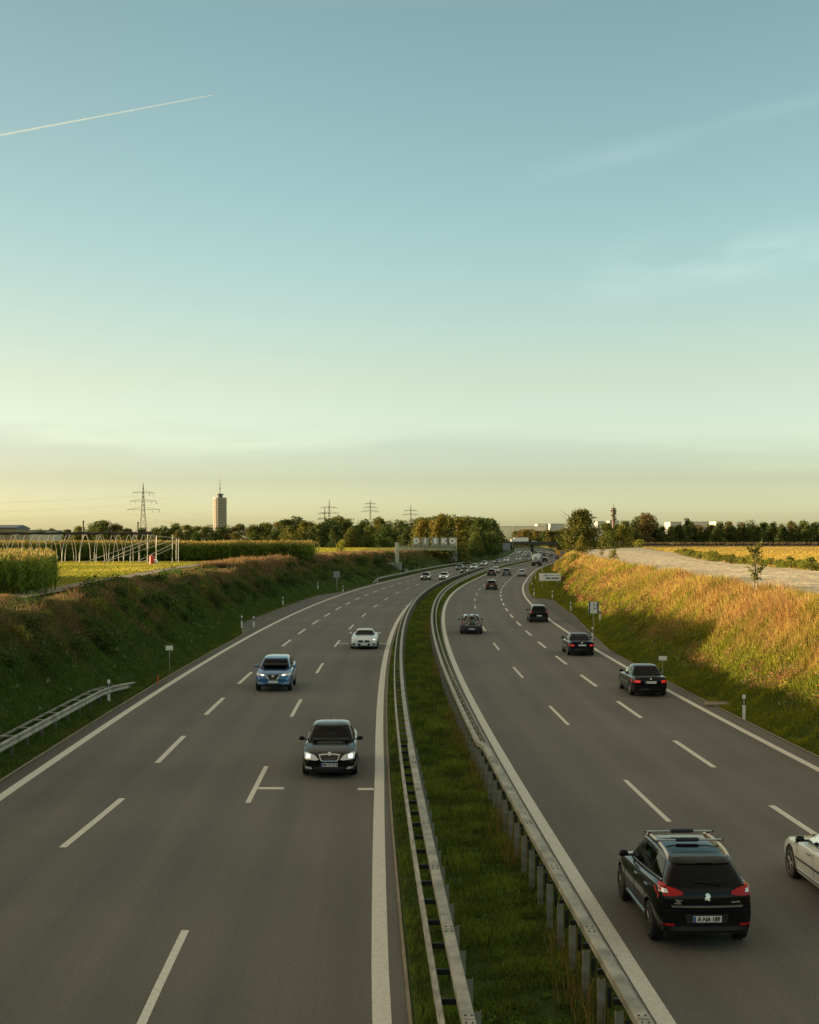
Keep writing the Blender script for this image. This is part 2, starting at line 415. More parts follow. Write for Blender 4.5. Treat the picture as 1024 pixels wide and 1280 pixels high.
M_ = dict(
    asphalt=mat_asphalt(), line=mat_paint_line(),
    soil_green=mat_soil('turf_soil', [(.025, .040, .010), (.045, .075, .013), (.06, .07, .02)], 1.4),
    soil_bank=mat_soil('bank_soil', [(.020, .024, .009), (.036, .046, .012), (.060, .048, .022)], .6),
    soil_dry=mat_soil('dry_bank_soil', [(.05, .05, .014), (.10, .075, .025), (.12, .075, .03)], .5),
    meadow=mat_rows('meadow', (.15, .17, .018), (.26, .25, .025), (.40, .33, .05), 0, 1.4, 1.2),
    stubble=mat_rows('stubble', (.36, .24, .045), (.50, .34, .06), (.60, .43, .085), R(-8), 1.8, 1.5),
    brownfield=mat_rows('brownfield', (.05, .04, .02), (.085, .06, .028), (.11, .08, .04), 0, 1.4, 1.5),
    track=mat_soil('track_gravel', [(.20, .17, .12), (.28, .24, .17), (.34, .30, .22)], .9),
    concrete=mat_rows('pale_concrete', (.44, .37, .25), (.56, .48, .33), (.64, .56, .40), R(80), 3, 1.2),
    sand=mat_soil('sandy_edge', [(.40, .33, .20), (.55, .46, .30), (.62, .53, .36)], .9),
    steel=plain('galvanised_steel', (.29, .27, .215), .55, .2, .34, 2.2, bump=.05),
    post_steel=plain('post_steel', (.22, .205, .17), .6, .15, .3, 5.0),
    steel_dull=plain('dull_steel', (.12, .112, .095), .65, .2, .25, 4.0),
    rail_silver=plain('rail_silver', (.62, .60, .52), .4, .2, .06, 3),
    white=plain('white_plastic', (.82, .80, .74), .45, 0, .08, 6),
    black=plain('black_plastic', (.012, .012, .012), .45, 0, .1, 6),
    rubber=plain('tyre_rubber', (.012, .012, .012), .8, 0, .2, 12),
    orange=plain('orange_paint', (.55, .12, .02), .6), red=plain('red_plastic', (.55, .05, .02), .45),
    sign_back=plain('sign_aluminium', (.25, .27, .28), .5, .2, .12, 1.5),
    sign_blue=plain('sign_blue', (.02, .06, .20), .4), sign_yellow=plain('sign_orange', (.90, .44, .03), .4),
    bark=plain('bark', (.06, .045, .03), .9, 0, .35, 5), stake=plain('pale_wood', (.42, .32, .18), .8, 0, .2, 5),
    rail_green=plain('green_paint', (.33, .36, .23), .6, .1, .2, 2),
    cabinet=plain('grey_cabinet', (.30, .29, .25), .6, 0, .15, 1.2),
)
M_['leaf'] = leafmat('foliage'); M_['grass'] = leafmat('grass_blades', .4, .7, 0, 0); M_['corn'] = leafmat('corn_leaves', .35, .6, 0, 0)

# ================================================================ terrain: one sheet to the horizon
ys = np.concatenate([np.arange(-60, 160, 1.5), np.arange(160, 420, 3.0), np.arange(420, 1000, 12.0), np.arange(1000, 9001, 500.0)])
def brow(y):
    cl, bl, al, ar, br, cr = (float(f(y)) for f in (crestL, baseL, aL, aR, baseR, crestR))
    o = [-5000, -1500, -500, -200, -100, -60, -45, -36, -30]
    o += [cl - 3.2, cl - 2, cl - 1] + list(np.linspace(cl, bl, 13)) + [(bl + al) / 2, al, al + .01]
    o += [-8, -1.87, -1.86, -1.4, -.9, -.4, 0, .4, .9, 1.4, 1.86, 1.87, 8, ar - .01, ar, (br + ar) / 2]
    o += list(np.linspace(br, cr, 13)) + [cr + .9, cr + 1.8, cr + 3, 30, 34, 38, 42, 50, 80, 150, 300, 700, 1500, 5000]
    return np.array(o)
oo = np.stack([brow(y) for y in ys]); nc = oo.shape[1]
Y = np.repeat(ys[:, None], nc, 1); X = Mx(Y) + oo; Z = gz(oo, Y)
far_l = oo < crestL(Y) - 3.1; Z = np.where(far_l, ZL, Z); pass
V = np.stack([X, Y, Z], -1).reshape(-1, 3)
nr = len(ys)
idx = np.arange(nr * nc).reshape(nr, nc)
F = np.stack([idx[:-1, :-1], idx[:-1, 1:], idx[1:, 1:], idx[1:, :-1]], -1)
me = bpy.data.meshes.new('ground'); me.from_pydata(V.tolist(), [], F.reshape(-1, 4).tolist())
mi = np.zeros((nr - 1, nc - 1), int)
mid = (oo[:-1, :-1] + oo[1:, 1:]) / 2; ym = (Y[:-1, :-1] + Y[1:, 1:]) / 2
mi[:] = 0
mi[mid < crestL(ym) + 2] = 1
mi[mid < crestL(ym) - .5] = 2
mi[mid > baseR(ym) + 1.6] = 3
mi[mid > 34] = 4
mi[(mid < baseL(ym) - 2.2) & (mid >= crestL(ym) + 2)] = 1
me.polygons.foreach_set('material_index', mi.ravel().tolist())
me.polygons.foreach_set('use_smooth', [True] * len(me.polygons))
tag(link_mesh('ground', me, [M_['soil_green'], M_['soil_bank'], M_['meadow'], M_['soil_dry'], M_['stubble']]), kind='structure')

def strip(name, o0, o1, y0, y1, z, mat, step=2.0, uv=False, kind='structure', thick=0, gaps=None):
    """a ribbon that follows the road between two offsets (numbers or functions of y)"""
    yy = np.arange(y0, y1 + step * .5, step); yy[-1] = y1
    f0 = o0 if callable(o0) else (lambda y: np.full_like(y, o0)); f1 = o1 if callable(o1) else (lambda y: np.full_like(y, o1))
    n = 7 if uv else 1
    rows = []
    for k in range(n + 1):
        o = f0(yy) + (f1(yy) - f0(yy)) * k / n
        zz_ = z(o, yy) if callable(z) else np.full_like(yy, z)
        rows.append(np.stack([Mx(yy) + o, yy, zz_, o], -1))
    A = np.stack(rows, 1); m_ = len(yy)
    me = bpy.data.meshes.new(name); ii = np.arange(m_ * (n + 1)).reshape(m_, n + 1)
    me.from_pydata(A[..., :3].reshape(-1, 3).tolist(), [], np.stack([ii[:-1, :-1], ii[:-1, 1:], ii[1:, 1:], ii[1:, :-1]], -1).reshape(-1, 4).tolist())
    if uv:
        l = me.uv_layers.new(name='road'); li = np.zeros(len(me.loops), np.int32); me.loops.foreach_get('vertex_index', li)
        fl = A.reshape(-1, 4); l.data.foreach_set('uv', np.stack([fl[li, 3], fl[li, 1]], -1).astype(np.float32).ravel())
    o = link_mesh(name, me, mat)
    return tag(o, kind=kind)

strip('carriageway', lambda y: aL(y), -1.85, -60, 1300, 0.0, M_['asphalt'], 2.0, True)
strip('carriageway', 1.85, lambda y: aR(y), -60, 1300, 0.0, M_['asphalt'], 2.0, True)
# raised concrete edge strip beside the right carriageway (the pale seam between asphalt and grass)
strip('kerb', lambda y: aR(y) - .02, lambda y: aR(y) + .08, -60, 500, .03, M_['track'], 2.0)
strip('kerb', lambda y: aL(y) - .08, lambda y: aL(y) + .02, -60, 500, .025, M_['track'], 2.0)
strip('kerb', -1.86, -1.80, -60, 400, .03, M_['track'], 2.0)
# --- painted markings (one object per kind of marking, part of the road surface)
def marking(name, segs):
    vs, fs = [], []
    for (o, w, y0, y1) in segs:
        n = max(1, int((y1 - y0) / 2.5)); b0 = len(vs)
        for k in range(n + 1):
            y = y0 + (y1 - y0) * k / n; x = float(Mx(y))
            oc = float(o(y)) if callable(o) else o
            vs += [(x + oc - w / 2, y, .005), (x + oc + w / 2, y, .005)]
        fs += [(b0 + 2 * k, b0 + 2 * k + 1, b0 + 2 * k + 3, b0 + 2 * k + 2) for k in range(n)]
    me = bpy.data.meshes.new(name); me.from_pydata(vs, [], fs)
    return tag(link_mesh(name, me, M_['line']), kind='structure')
nearL = lambda y: min(1, max(0, (42 - y) / 20))
OL_IN, OL_1, OL_2, OL_OUT = -2.12, -5.86, -9.58, -13.15
OR_IN, OR_1, OR_2, OR_OUT = 2.12, 5.52, 8.88, 12.16
marking('edge_line_marking', [(lambda y: OL_IN - .15 * nearL(y), .30, -60, 1250), (OL_OUT, .30, -60, 1250), (OR_IN, .30, -60, 1250), (OR_OUT, .27, -60, 1250)])
D = lambda y: CAM_H * FOC / (y - HOR)
l1 = [(lambda y: OL_1 - .12 * nearL(y), .15, D(1163) + 18.05 * k - 6, D(1163) + 18.05 * k) for k in range(-3, 60)]
l2 = [(lambda y: OL_2 - .33 * min(1, max(0, (37 - y) / 6)), .19, D(998) + 12.0 * k - 6, D(998) + 12.0 * k) for k in range(-4, 80)]
r1 = [(OR_1, .14, D(975) + 18.05 * k - 6, D(975) + 18.05 * k) for k in range(-4, 60)]
r2 = [(OR_2, .19, D(1007) + 11.85 * k - 5.7, D(1007) + 11.85 * k) for k in range(-4, 80)]
marking('lane_dash_marking', l1 + l2 + r1 + r2)
bars = []
for yb in (D(985), D(804.5), D(757)):
    bars += [(OL_1 + .38 + .075, .78, yb - .22, yb + .12), (OL_IN - .15 - .26, .52, yb - .35, yb - .02)]
marking('distance_bar_marking', bars)

# --- field sheets above the terrain sheet
def sheet(name, pts, z, mat, kind='structure'):
    """polygon in (photo column, depth) given as world points (x, y)"""
    me = bpy.data.meshes.new(name); me.from_pydata([(x, y, z) for x, y in pts], [], [tuple(range(len(pts)))])
    return tag(link_mesh(name, me, mat), kind=kind)
# right: pale concrete road on top of the bank, sandy edge, brown strip far out
strip('country_road', lambda y: crestR(y) + 1.4, lambda y: I(y, [(0, 34), (110, 34.3), (175, 35.5), (300, 43), (620, 41)]), 20, 640, lambda o, y: gz(o, y) + .12, M_['concrete'], 1.5, True)
strip('sandy_verge', lambda y: I(y, [(0, 34), (110, 34.3), (175, 35.5), (300, 43), (620, 41)]) - .2, lambda y: I(y, [(0, 36), (110, 36.3), (175, 37.4), (300, 45.2), (620, 43.5)]) + .35 * np.sin(y * .31) + .3 * np.sin(y * .83), 20, 640, lambda o, y: gz(o, y) + .15, M_['sand'], 2.0)
sheet('brown_field', [(120, 640), (900, 620), (900, 860), (120, 860)], ZR + .66, M_['brownfield'])
# left: farm track on the crest and its worn edge
tk = [(-19.6, 40), (-20.3, 64), (-21.9, 85), (-23.1, 102), (-24.0, 120), (-25.6, 142), (-29.2, 219), (-31, 260), (-26, 330), (-14, 420)]
ty = np.arange(30, 420, 2.0); tx = np.interp(ty, [p[1] for p in tk], [p[0] for p in tk])
tv, tf = [], []
for k, (x, y) in enumerate(zip(tx, ty)):
    w = .95 + .12 * math.sin(y * .4)
    tv += [(x - 1.5 - w, y, ZL + .03), (x - 1.5 + w, y, ZL + .05)]
    if k: tf.append((2 * k - 2, 2 * k - 1, 2 * k + 1, 2 * k))
me = bpy.data.meshes.new('farm_track'); me.from_pydata(tv, [], tf); tag(link_mesh('farm_track', me, M_['track']), kind='structure')
# ================================================================ grass and weeds
def nz2(x, y, s, seed=0):
    """cheap smooth value noise in -1..1"""
    r_ = 0
    for k, (a, b, c) in enumerate([(1.0, .7, .3), (-.6, 1.1, 1.9), (.35, -.9, 4.1), (1.3, .2, 2.2), (.8, -1.4, .9)]):
        r_ = r_ + np.sin((a * x + b * y) * s * (1 + .37 * k) + c + seed * 1.7 + 1.3 * np.sin((b * x - a * y) * s * .6 + seed))
    return r_ / 3.2
class Blades:
    def __init__(s): s.co = []; s.tr = []; s.cl = []; s.n = 0
    def put(s, base, h, w, lean, c0, c1, tipw=0.0, curl=.35):
        n = len(base)
        if n == 0: return
        az = rng.uniform(0, 2 * PI, n); az2 = rng.uniform(0, 2 * PI, n)
        d = np.stack([np.cos(az), np.sin(az), np.zeros(n)], -1); q = np.stack([np.cos(az2), np.sin(az2), np.zeros(n)], -1)
        up = np.array([0, 0, 1.0])
        h_ = h[:, None]; w_ = w[:, None] / 2; l_ = lean[:, None]
        b0 = base - q * w_; b1 = base + q * w_
        midp = base + up * h_ * .55 + d * h_ * l_ * curl
        m0 = midp - q * w_ * .85; m1 = midp + q * w_ * .85
        tp = base + up * h_ * np.clip(1 - l_ * .25, .3, 1) + d * h_ * l_
        v = np.stack([b0, b1, m0, m1, tp], 1).reshape(-1, 3)
        i0 = (np.arange(n) * 5)[:, None] + s.n
        t = np.concatenate([i0 + [0, 1, 3], i0 + [0, 3, 2], i0 + [2, 3, 4]], 1).reshape(-1, 3)
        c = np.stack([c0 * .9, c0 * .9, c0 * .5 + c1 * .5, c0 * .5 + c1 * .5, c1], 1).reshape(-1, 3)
        s.co.append(v); s.tr.append(t); s.cl.append(c); s.n += n * 5
    def leaves(s, pos, size, c):
        n = len(pos)
        if n == 0: return
        u = rng.normal(size=(n, 3)); u /= np.linalg.norm(u, axis=1)[:, None]
        w = rng.normal(size=(n, 3)); w -= u * (u * w).sum(1)[:, None]; w /= np.linalg.norm(w, axis=1)[:, None]
        sz = size[:, None]
        v = np.stack([pos - u * sz * .5, pos + w * sz * .3, pos + u * sz * .5, pos - w * sz * .3], 1).reshape(-1, 3)
        i0 = (np.arange(n) * 4)[:, None] + s.n
        t = np.concatenate([i0 + [0, 1, 2], i0 + [0, 2, 3]], 1).reshape(-1, 3)
        s.co.append(v); s.tr.append(t); s.cl.append(np.repeat(c, 4, 0)); s.n += n * 4
    def build(s, name, mat, kind='stuff'):
        me = tri_mesh(name, np.concatenate(s.co), np.concatenate(s.tr), np.concatenate(s.cl))
        return tag(link_mesh(name, me, mat), kind=kind)
def cl(*c): return np.array(c, float)
def mixc(a, b, t): return a[None, :] * (1 - t[:, None]) + b[None, :] * t[:, None]
def jit(c, a=.2): return np.clip(c * (1 + rng.uniform(-a, a, (len(c), 1))) * (1 + rng.uniform(-a * .3, a * .3, c.shape)), 0, 1)
def samp(n, y0, y1, o0, o1):
    y = rng.uniform(y0, y1, n); a = o0(y) if callable(o0) else o0; b = o1(y) if callable(o1) else o1
    t = rng.uniform(0, 1, n); return a + (b - a) * t, y, t
def world(o, y, dz=0): return np.stack([Mx(y) + o, y, gz(o, y) + dz], -1)

G1, G2, G3 = cl(.055, .100, .012), cl(.130, .185, .024), cl(.15, .17, .03)
DRY, RUST, STRAW, OLIVE = cl(.34, .22, .06), cl(.37, .19, .08), cl(.62, .44, .11), cl(.12, .13, .024)

# --- median strip: lush, short, with humps and a few dry weeds along the right rail
b = Blades()
for (y0, y1, dens, w, hs) in [(13, 26, 1150, .013, 1), (26, 45, 620, .018, 1), (45, 80, 260, .028, 1.05), (80, 150, 100, .05, 1.1), (150, 320, 34, .10, 1.2), (320, 620, 8, .2, 1.3)]:
    n = int((y1 - y0) * 3.6 * dens)
    o, y, t = samp(n, y0, y1, -1.74, 1.80)
    cn = nz2(o, y, 1.9, 1); c2 = nz2(o, y, .45, 2)
    h = (.14 + .09 * np.clip(cn, -1, 1) + .06 * c2) * rng.uniform(.6, 1.5, n) * hs
    side = np.abs(o) / 1.8
    h = np.clip(h, .04, None) * (1 - .35 * (side > .8))
    c = jit(mixc(G1, cl(.21, .27, .03), np.clip(.5 + .5 * cn + .3 * c2 + rng.normal(0, .2, n), 0, 1)), .3)
    yel = (rng.uniform(size=n) < .08 + .14 * (side > .75) + .45 * np.clip(nz2(o, y, .8, 15) - .35, 0, 1))
    c[yel] = jit(np.tile(cl(.13, .105, .03), (yel.sum(), 1)), .3)
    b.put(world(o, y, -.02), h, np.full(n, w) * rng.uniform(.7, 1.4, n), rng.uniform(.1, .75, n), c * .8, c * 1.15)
for (y0, y1, n) in [(14, 30, 900), (30, 60, 1100), (60, 120, 900)]:            # seedy weeds by the right-hand posts
    o = rng.normal(.92, .22, n); y = rng.uniform(y0, y1, n); k = nz2(o * 0, y, .5, 5) > -.1; o, y = o[k], y[k]; n = len(o)
    c = jit(mixc(OLIVE, DRY, rng.uniform(0, 1, n)), .25)
    b.put(world(o, y), rng.uniform(.25, .75, n), np.full(n, .012 + y0 * .0002), rng.uniform(.05, .4, n), c * .7, c)
for (y0, y1, n) in [(14, 40, 260), (40, 90, 300)]:                           # broad-leaved clumps
    o, y, t = samp(n, y0, y1, -1.2, 1.3); r_ = rng.uniform(.08, .24, n)
    m = 46; ang = rng.uniform(0, 2 * PI, (n, m)); rad = np.sqrt(rng.uniform(0, 1, (n, m))) * r_[:, None]
    pos = world(o, y)[:, None, :] + np.stack([np.cos(ang) * rad, np.sin(ang) * rad, rng.uniform(.02, 1, (n, m)) * r_[:, None] * 1.0], -1)
    c = jit(mixc(G1, G2, rng.uniform(.1, 1, n)), .2); b.leaves(pos.reshape(-1, 3), rng.uniform(.04, .09, n * m), jit(np.repeat(c, m, 0), .25))
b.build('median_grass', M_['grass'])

# --- left bank: green verge below, brown grasses and docks above
b = Blades()
for (y0, y1, dens, w) in [(30, 70, 300, .026), (70, 120, 130, .045), (120, 200, 60, .075), (200, 320, 26, .13), (320, 560, 8, .26)]:
    n = int((y1 - y0) * 9.5 * dens)
    o, y, t = samp(n, y0, y1, lambda y: aL(y) - .12, lambda y: crestL(y) - I(y, [(0, 2.4), (140, 2.4), (170, 4.0), (400, 5.0)]))
    f = np.clip((baseL(y) - o) / (baseL(y) - crestL(y)), -.2, 1.6)
    cn = nz2(o, y, .55, 3); c2 = nz2(o, y, 1.7, 4)
    dryness = np.clip((f - .34) * 2.0 + .6 * cn + rng.normal(0, .16, n), 0, 1)
    hz = np.where(f < .35, .16 + .12 * np.clip(f, 0, 1), .30 + .55 * np.clip((f - .35) * 1.5, 0, 1)) * (1 + .4 * c2)
    cap = np.where(y < 150, np.where(f > .97, .10, np.where(f > .84, .30, 2)), np.where(f > 1.1, .8, 2)); hz = np.minimum(hz, cap)
    h = np.clip(hz, .06, 1.3) * rng.uniform(.6, 1.4, n)
    green = mixc(G1, G2, np.clip(.35 + .5 * c2 + rng.normal(0, .2, n), 0, 1))
    brown = mixc(cl(.16, .095, .046), cl(.36, .22, .095), rng.uniform(0, 1, n))
    c1 = green * (1 - dryness[:, None]) + brown * dryness[:, None]
    ed_ = np.clip(1 - (aL(y) - o) / 1.1, 0, 1) * np.clip(.6 + nz2(o, y, .9, 19), 0, 1); c1 = jit(c1 * (1 - .7 * ed_[:, None]) + cl(.24, .19, .05)[None, :] * .7 * ed_[:, None], .3) * 1.15
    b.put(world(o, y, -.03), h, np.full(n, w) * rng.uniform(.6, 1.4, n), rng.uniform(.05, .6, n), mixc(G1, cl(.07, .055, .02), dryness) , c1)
# leafy dark weed clumps on the slope
for (y0, y1, n, sz) in [(34, 80, 560, .10), (80, 160, 700, .16), (160, 330, 520, .28)]:
    o, y, t = samp(n, y0, y1, lambda y: baseL(y) - 1.5, lambda y: crestL(y) - .3)
    k = nz2(o, y, .4, 6) > .12; o, y = o[k], y[k]; n = len(o)
    r_ = rng.uniform(.3, .75, n); m = 60
    ang = rng.uniform(0, 2 * PI, (n, m)); rad = np.sqrt(rng.uniform(0, 1, (n, m))) * r_[:, None]
    pos = world(o, y)[:, None, :] + np.stack([np.cos(ang) * rad, np.sin(ang) * rad, (rng.uniform(0, 1, (n, m)) ** .7) * r_[:, None] * 1.3 * np.sqrt(np.clip(1 - (rad / r_[:, None]) ** 2, .1, 1))], -1)
    c = jit(mixc(cl(.035, .065, .010), cl(.07, .115, .016), rng.uniform(0, 1, n)), .25); b.leaves(pos.reshape(-1, 3), rng.uniform(.7, 1.3, n * m) * sz, jit(np.repeat(c, m, 0), .3))
# white umbels dotted about
n = 60; o, y, t = samp(n, 42, 110, lambda y: baseL(y) - .5, lambda y: baseL(y) - 3.4)
for k in range(5): b.leaves(world(o, y, .35 + .0 * k) + rng.normal(0, .05, (n, 3)), np.full(n, .10), np.tile(cl(.34, .33, .22), (n, 1)))
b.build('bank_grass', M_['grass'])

# --- right bank: green verge, then tall dry gold and rust grasses
b = Blades()
for (y0, y1, dens, w) in [(38, 70, 330, .026), (70, 120, 150, .042), (120, 200, 70, .07), (200, 340, 30, .12), (340, 600, 9, .24)]:
    n = int((y1 - y0) * 9.0 * dens)
    o, y, t = samp(n, y0, y1, lambda y: aR(y) + .13, lambda y: crestR(y) + 1.3)
    f = np.clip((o - baseR(y)) / (crestR(y) - baseR(y)), -.2, 1.4)
    cn = nz2(o, y, .6, 8); c2 = nz2(o, y, 1.6, 9); c3 = nz2(o, y, .28, 10)
    dryness = np.clip((f - .36) * 3.2 + .35 * cn + rng.normal(0, .15, n), 0, 1)
    dryness = dryness * np.clip(1.0 - .8 * np.clip(c3 * 1.6 - .1, 0, 1) - .65 * np.clip(nz2(o, y, 1.1, 17) * 1.5 - .25, 0, 1), 0, 1)
    h = np.where(f < .3, .15 + .12 * np.clip(f, 0, 1), .28 + .5 * np.clip((f - .3) * 2, 0, 1)) * (1 + .35 * c2)
    h = np.clip(h, .06, 1.2) * rng.uniform(.6, 1.4, n) * (.6 if y0 >= 340 else 1)
    green = mixc(cl(.15, .19, .009), cl(.38, .36, .018), np.clip(.4 + .5 * c2 + rng.normal(0, .2, n), 0, 1))
    rs = np.clip(.52 + .95 * nz2(o, y, .5, 11) + rng.normal(0, .2, n), 0, 1)
    brown = mixc(STRAW, RUST, rs); tan = rng.uniform(size=n) < .35; brown[tan] = cl(.52, .31, .12)
    dk_ = rng.uniform(size=n) < .15; brown[dk_] *= .5
    c1 = jit(green * (1 - dryness[:, None]) + brown * dryness[:, None], .34)
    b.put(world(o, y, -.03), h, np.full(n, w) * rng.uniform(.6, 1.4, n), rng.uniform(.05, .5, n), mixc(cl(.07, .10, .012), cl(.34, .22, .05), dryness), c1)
for (y0, y1, n, sz) in [(45, 90, 620, .10), (90, 170, 720, .15), (170, 340, 520, .28)]:       # goldenrod and leafy clumps
    o, y, t = samp(n, y0, y1, lambda y: baseR(y) + 1.2, lambda y: crestR(y) + .6)
    k = nz2(o, y, .7, 12) > -.2; o, y = o[k], y[k]; n = len(o)
    r_ = rng.uniform(.3, .7, n); m = 60
    ang = rng.uniform(0, 2 * PI, (n, m)); rad = np.sqrt(rng.uniform(0, 1, (n, m))) * r_[:, None]
    pos = world(o, y)[:, None, :] + np.stack([np.cos(ang) * rad, np.sin(ang) * rad, (rng.uniform(0, 1, (n, m)) ** .7) * r_[:, None] * 1.35 * np.sqrt(np.clip(1 - (rad / r_[:, None]) ** 2, .1, 1))], -1)
    gm_ = rng.uniform(0, 1, n); c = mixc(cl(.10, .14, .018), cl(.32, .27, .03), gm_); rr_ = rng.uniform(size=n) < .45; c[rr_] = jit(np.tile(cl(.25, .13, .06), (rr_.sum(), 1)), .3); c = jit(c, .3); b.leaves(pos.reshape(-1, 3), rng.uniform(.7, 1.3, n * m) * sz, jit(np.repeat(c, m, 0), .25))
n = 50; o, y, t = samp(n, 46, 90, lambda y: baseR(y) + .6, lambda y: baseR(y) + 2.6)
for k in range(5): b.leaves(world(o, y, .35) + rng.normal(0, .05, (n, 3)), np.full(n, .09), np.tile(cl(.36, .34, .24), (n, 1)))
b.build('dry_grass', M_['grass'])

# --- meadow on the left plateau (sparse tufts so it does not read as a plane)
b = Blades()
for (y0, y1, n, w, x0, x1) in [(60, 110, 20000, .05, -45, -21), (110, 200, 60000, .09, -95, -24), (235, 460, 34000, .22, -70, 20), (460, 640, 16000, .45, -110, 20)]:
    x = rng.uniform(x0, x1, n); y = rng.uniform(y0, y1, n)
    k = (x < np.interp(y, ty, tx) - 2.8) & (x < Mx(y) + crestL(y) - 2); x, y = x[k], y[k]; n = len(x)
    p = np.stack([x, y, np.full(n, ZL)], -1); c2 = nz2(x, y, .12, 13)
    c = jit(mixc(cl(.22, .24, .02), cl(.52, .43, .06), np.clip(.4 + .5 * c2 + rng.normal(0, .2, n), 0, 1)), .2)
    b.put(p, rng.uniform(.08, .22, n), np.full(n, w), rng.uniform(.1, .7, n), c * .8, c)
b.build('meadow_grass', M_['grass'])

# ================================================================ maize
def corn(name, xs, ys_, hgt, nl, wl, label=None):
    n = len(xs); b = Blades(); z0 = ZL
    h = hgt * rng.uniform(.86, 1.08, n) * (1 + .06 * nz2(xs, ys_, .35, 31)); p = np.stack([xs, ys_, np.full(n, z0)], -1)
    c = cl(.05, .085, .012)
    b.put(p, h, np.full(n, wl * .5), rng.uniform(0, .05, n), np.tile(c, (n, 1)), np.tile(c, (n, 1)))
    for k in range(nl):
        q = p.copy(); q[:, 2] += h * (.10 + .72 * (k + rng.uniform(0, 1, n)) / nl)
        cc = jit(mixc(cl(.085, .145, .016), cl(.19, .25, .03), rng.uniform(0, 1, n)), .25)
        b.put(q, np.full(n, .62) * rng.uniform(.7, 1.2, n), np.full(n, wl), rng.uniform(.6, 1.25, n), cc, cc * 1.1, curl=.6)
    q = p.copy(); q[:, 2] += h * .93                               # tassels
    for k in range(3):
        cc = jit(np.tile(cl(.36, .28, .075), (n, 1)), .25); b.put(q, np.full(n, .34) * rng.uniform(.7, 1.3, n), np.full(n, wl * .8), rng.uniform(.1, .7, n), cc, cc)
    return b.build(name, M_['corn'])
n = 9500; x = rng.uniform(-66, -21, n); y = rng.uniform(77, 116, n)
x = np.round(x / .75) * .75 + rng.normal(0, .06, n)
k = x < -.2745 * y + .3 * np.sin(y * .9) - rng.exponential(.35, n); corn('maize_crop', x[k], y[k], 2.35, 8, .085)
n = 11500; x = rng.uniform(-100, -16.3, n); y = 207 + np.abs(rng.normal(0, 10, n)); corn('maize_crop', x, y, 3.0, 6, .13)

# ================================================================ trees
def crown_mesh(name, seed, H, Rr, base, nleaf, leaf, cols, lobes=14, top=.8):
    r2 = np.random.default_rng(seed)
    L = []
    for k in range(lobes):
        t = r2.uniform(0, 1); zc = base + (H - base) * (.14 + .72 * t)
        prof = math.sin(PI * min(1, (.22 + .78 * t) ** .9)) ** .6 if t < .98 else .3
        a = r2.uniform(0, 2 * PI); rr = Rr * .62 * prof * math.sqrt(r2.uniform(.05, 1))
        L.append((rr * math.cos(a), rr * math.sin(a), zc, Rr * r2.uniform(.28, .5) * (.65 + .5 * prof), r2.uniform(0, 1)))
    L.append((0, 0, H - Rr * .35, Rr * .36, .6))
    if H > 8:
        for k in range(5): a = 2 * PI * (k + r2.uniform(-.3, .3)) / 5; L.append((Rr * .55 * math.cos(a), Rr * .55 * math.sin(a), base + H * .11, Rr * .42, r2.uniform(0, .6)))
    per = nleaf // len(L); bl = Blades(); c0, c1 = cols
    for (x, y, z, s, tone) in L:
        d = r2.normal(size=(per, 3)); d /= np.linalg.norm(d, axis=1)[:, None]
        rad = s * (.45 + .6 * r2.uniform(0, 1, per) ** .6) * (1 + .22 * np.sin(d[:, 0] * 7 + d[:, 2] * 6 + tone * 9))
        p = np.array([x, y, z]) + d * rad[:, None] * np.array([1, 1, .85])
        c = mixc(c0, c1, np.clip(tone * .7 + r2.uniform(-.15, .45, per), 0, 1))
        c = c * (1 + r2.uniform(-.25, .25, (per, 1)))
        u = r2.normal(size=(per, 3)); u /= np.linalg.norm(u, axis=1)[:, None]
        bl.leaves(p, leaf * r2.uniform(.6, 1.4, per), c)
    return tri_mesh(name, np.concatenate(bl.co), np.concatenate(bl.tr), np.concatenate(bl.cl))
def trunk_mesh(seed, H, base, r0, Rr):
    r2 = random.Random(seed); mb = MB()
    pts = [(0, 0, 0)]; x = y = 0
    for k in range(1, 6):
        x += r2.uniform(-.12, .12); y += r2.uniform(-.12, .12); pts.append((x, y, H * .82 * k / 5))
    mb.tube(pts, [r0 * 1.25, r0, r0 * .8, r0 * .55, r0 * .35, r0 * .1], 7)
    for k in range(7):
        z = base * .8 + (H * .75 - base * .8) * k / 7; a = r2.uniform(0, 2 * PI); ln = Rr * r2.uniform(.5, .85)
        mb.tube([(0, 0, z), (ln * .5 * math.cos(a), ln * .5 * math.sin(a), z + ln * .35), (ln * math.cos(a), ln * math.sin(a), z + ln * .8)], [r0 * .45, r0 * .28, r0 * .08], 5)
    return mb.mesh('trunk', True)
TREE = {}
def proto(key, seed, H, Rr, base, nleaf, leaf, cols, lobes=14):
    c = crown_mesh('crown', seed, H, Rr, base, nleaf, leaf, cols, lobes); c.materials.append(M_['leaf'])
    t = trunk_mesh(seed, H, base, .018 * H + .05, Rr); t.materials.append(M_['bark'])
    TREE[key] = (c, t, H)
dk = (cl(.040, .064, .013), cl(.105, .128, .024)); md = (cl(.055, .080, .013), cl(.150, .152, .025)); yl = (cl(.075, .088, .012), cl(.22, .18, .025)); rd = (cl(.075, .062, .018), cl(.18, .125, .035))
for k in range(3): proto('dark%d' % k, 20 + k, 12, 4.8, .1, 2900, .62, dk, 16)
for k in range(3): proto('mid%d' % k, 30 + k, 12, 5.0, .1, 2900, .62, md, 16)
for k in range(2): proto('gold%d' % k, 40 + k, 12, 4.8, .1, 3400, .6, yl, 18)
proto('rust', 51, 12, 4.6, .2, 2700, .6, rd, 14)
proto('conifer', 55, 14, 3.0, .8, 2400, .5, dk, 18)
proto('big', 61, 14.8, 6.9, 1.0, 9000, .62, (cl(.045, .066, .011), cl(.17, .150, .022)), 30)
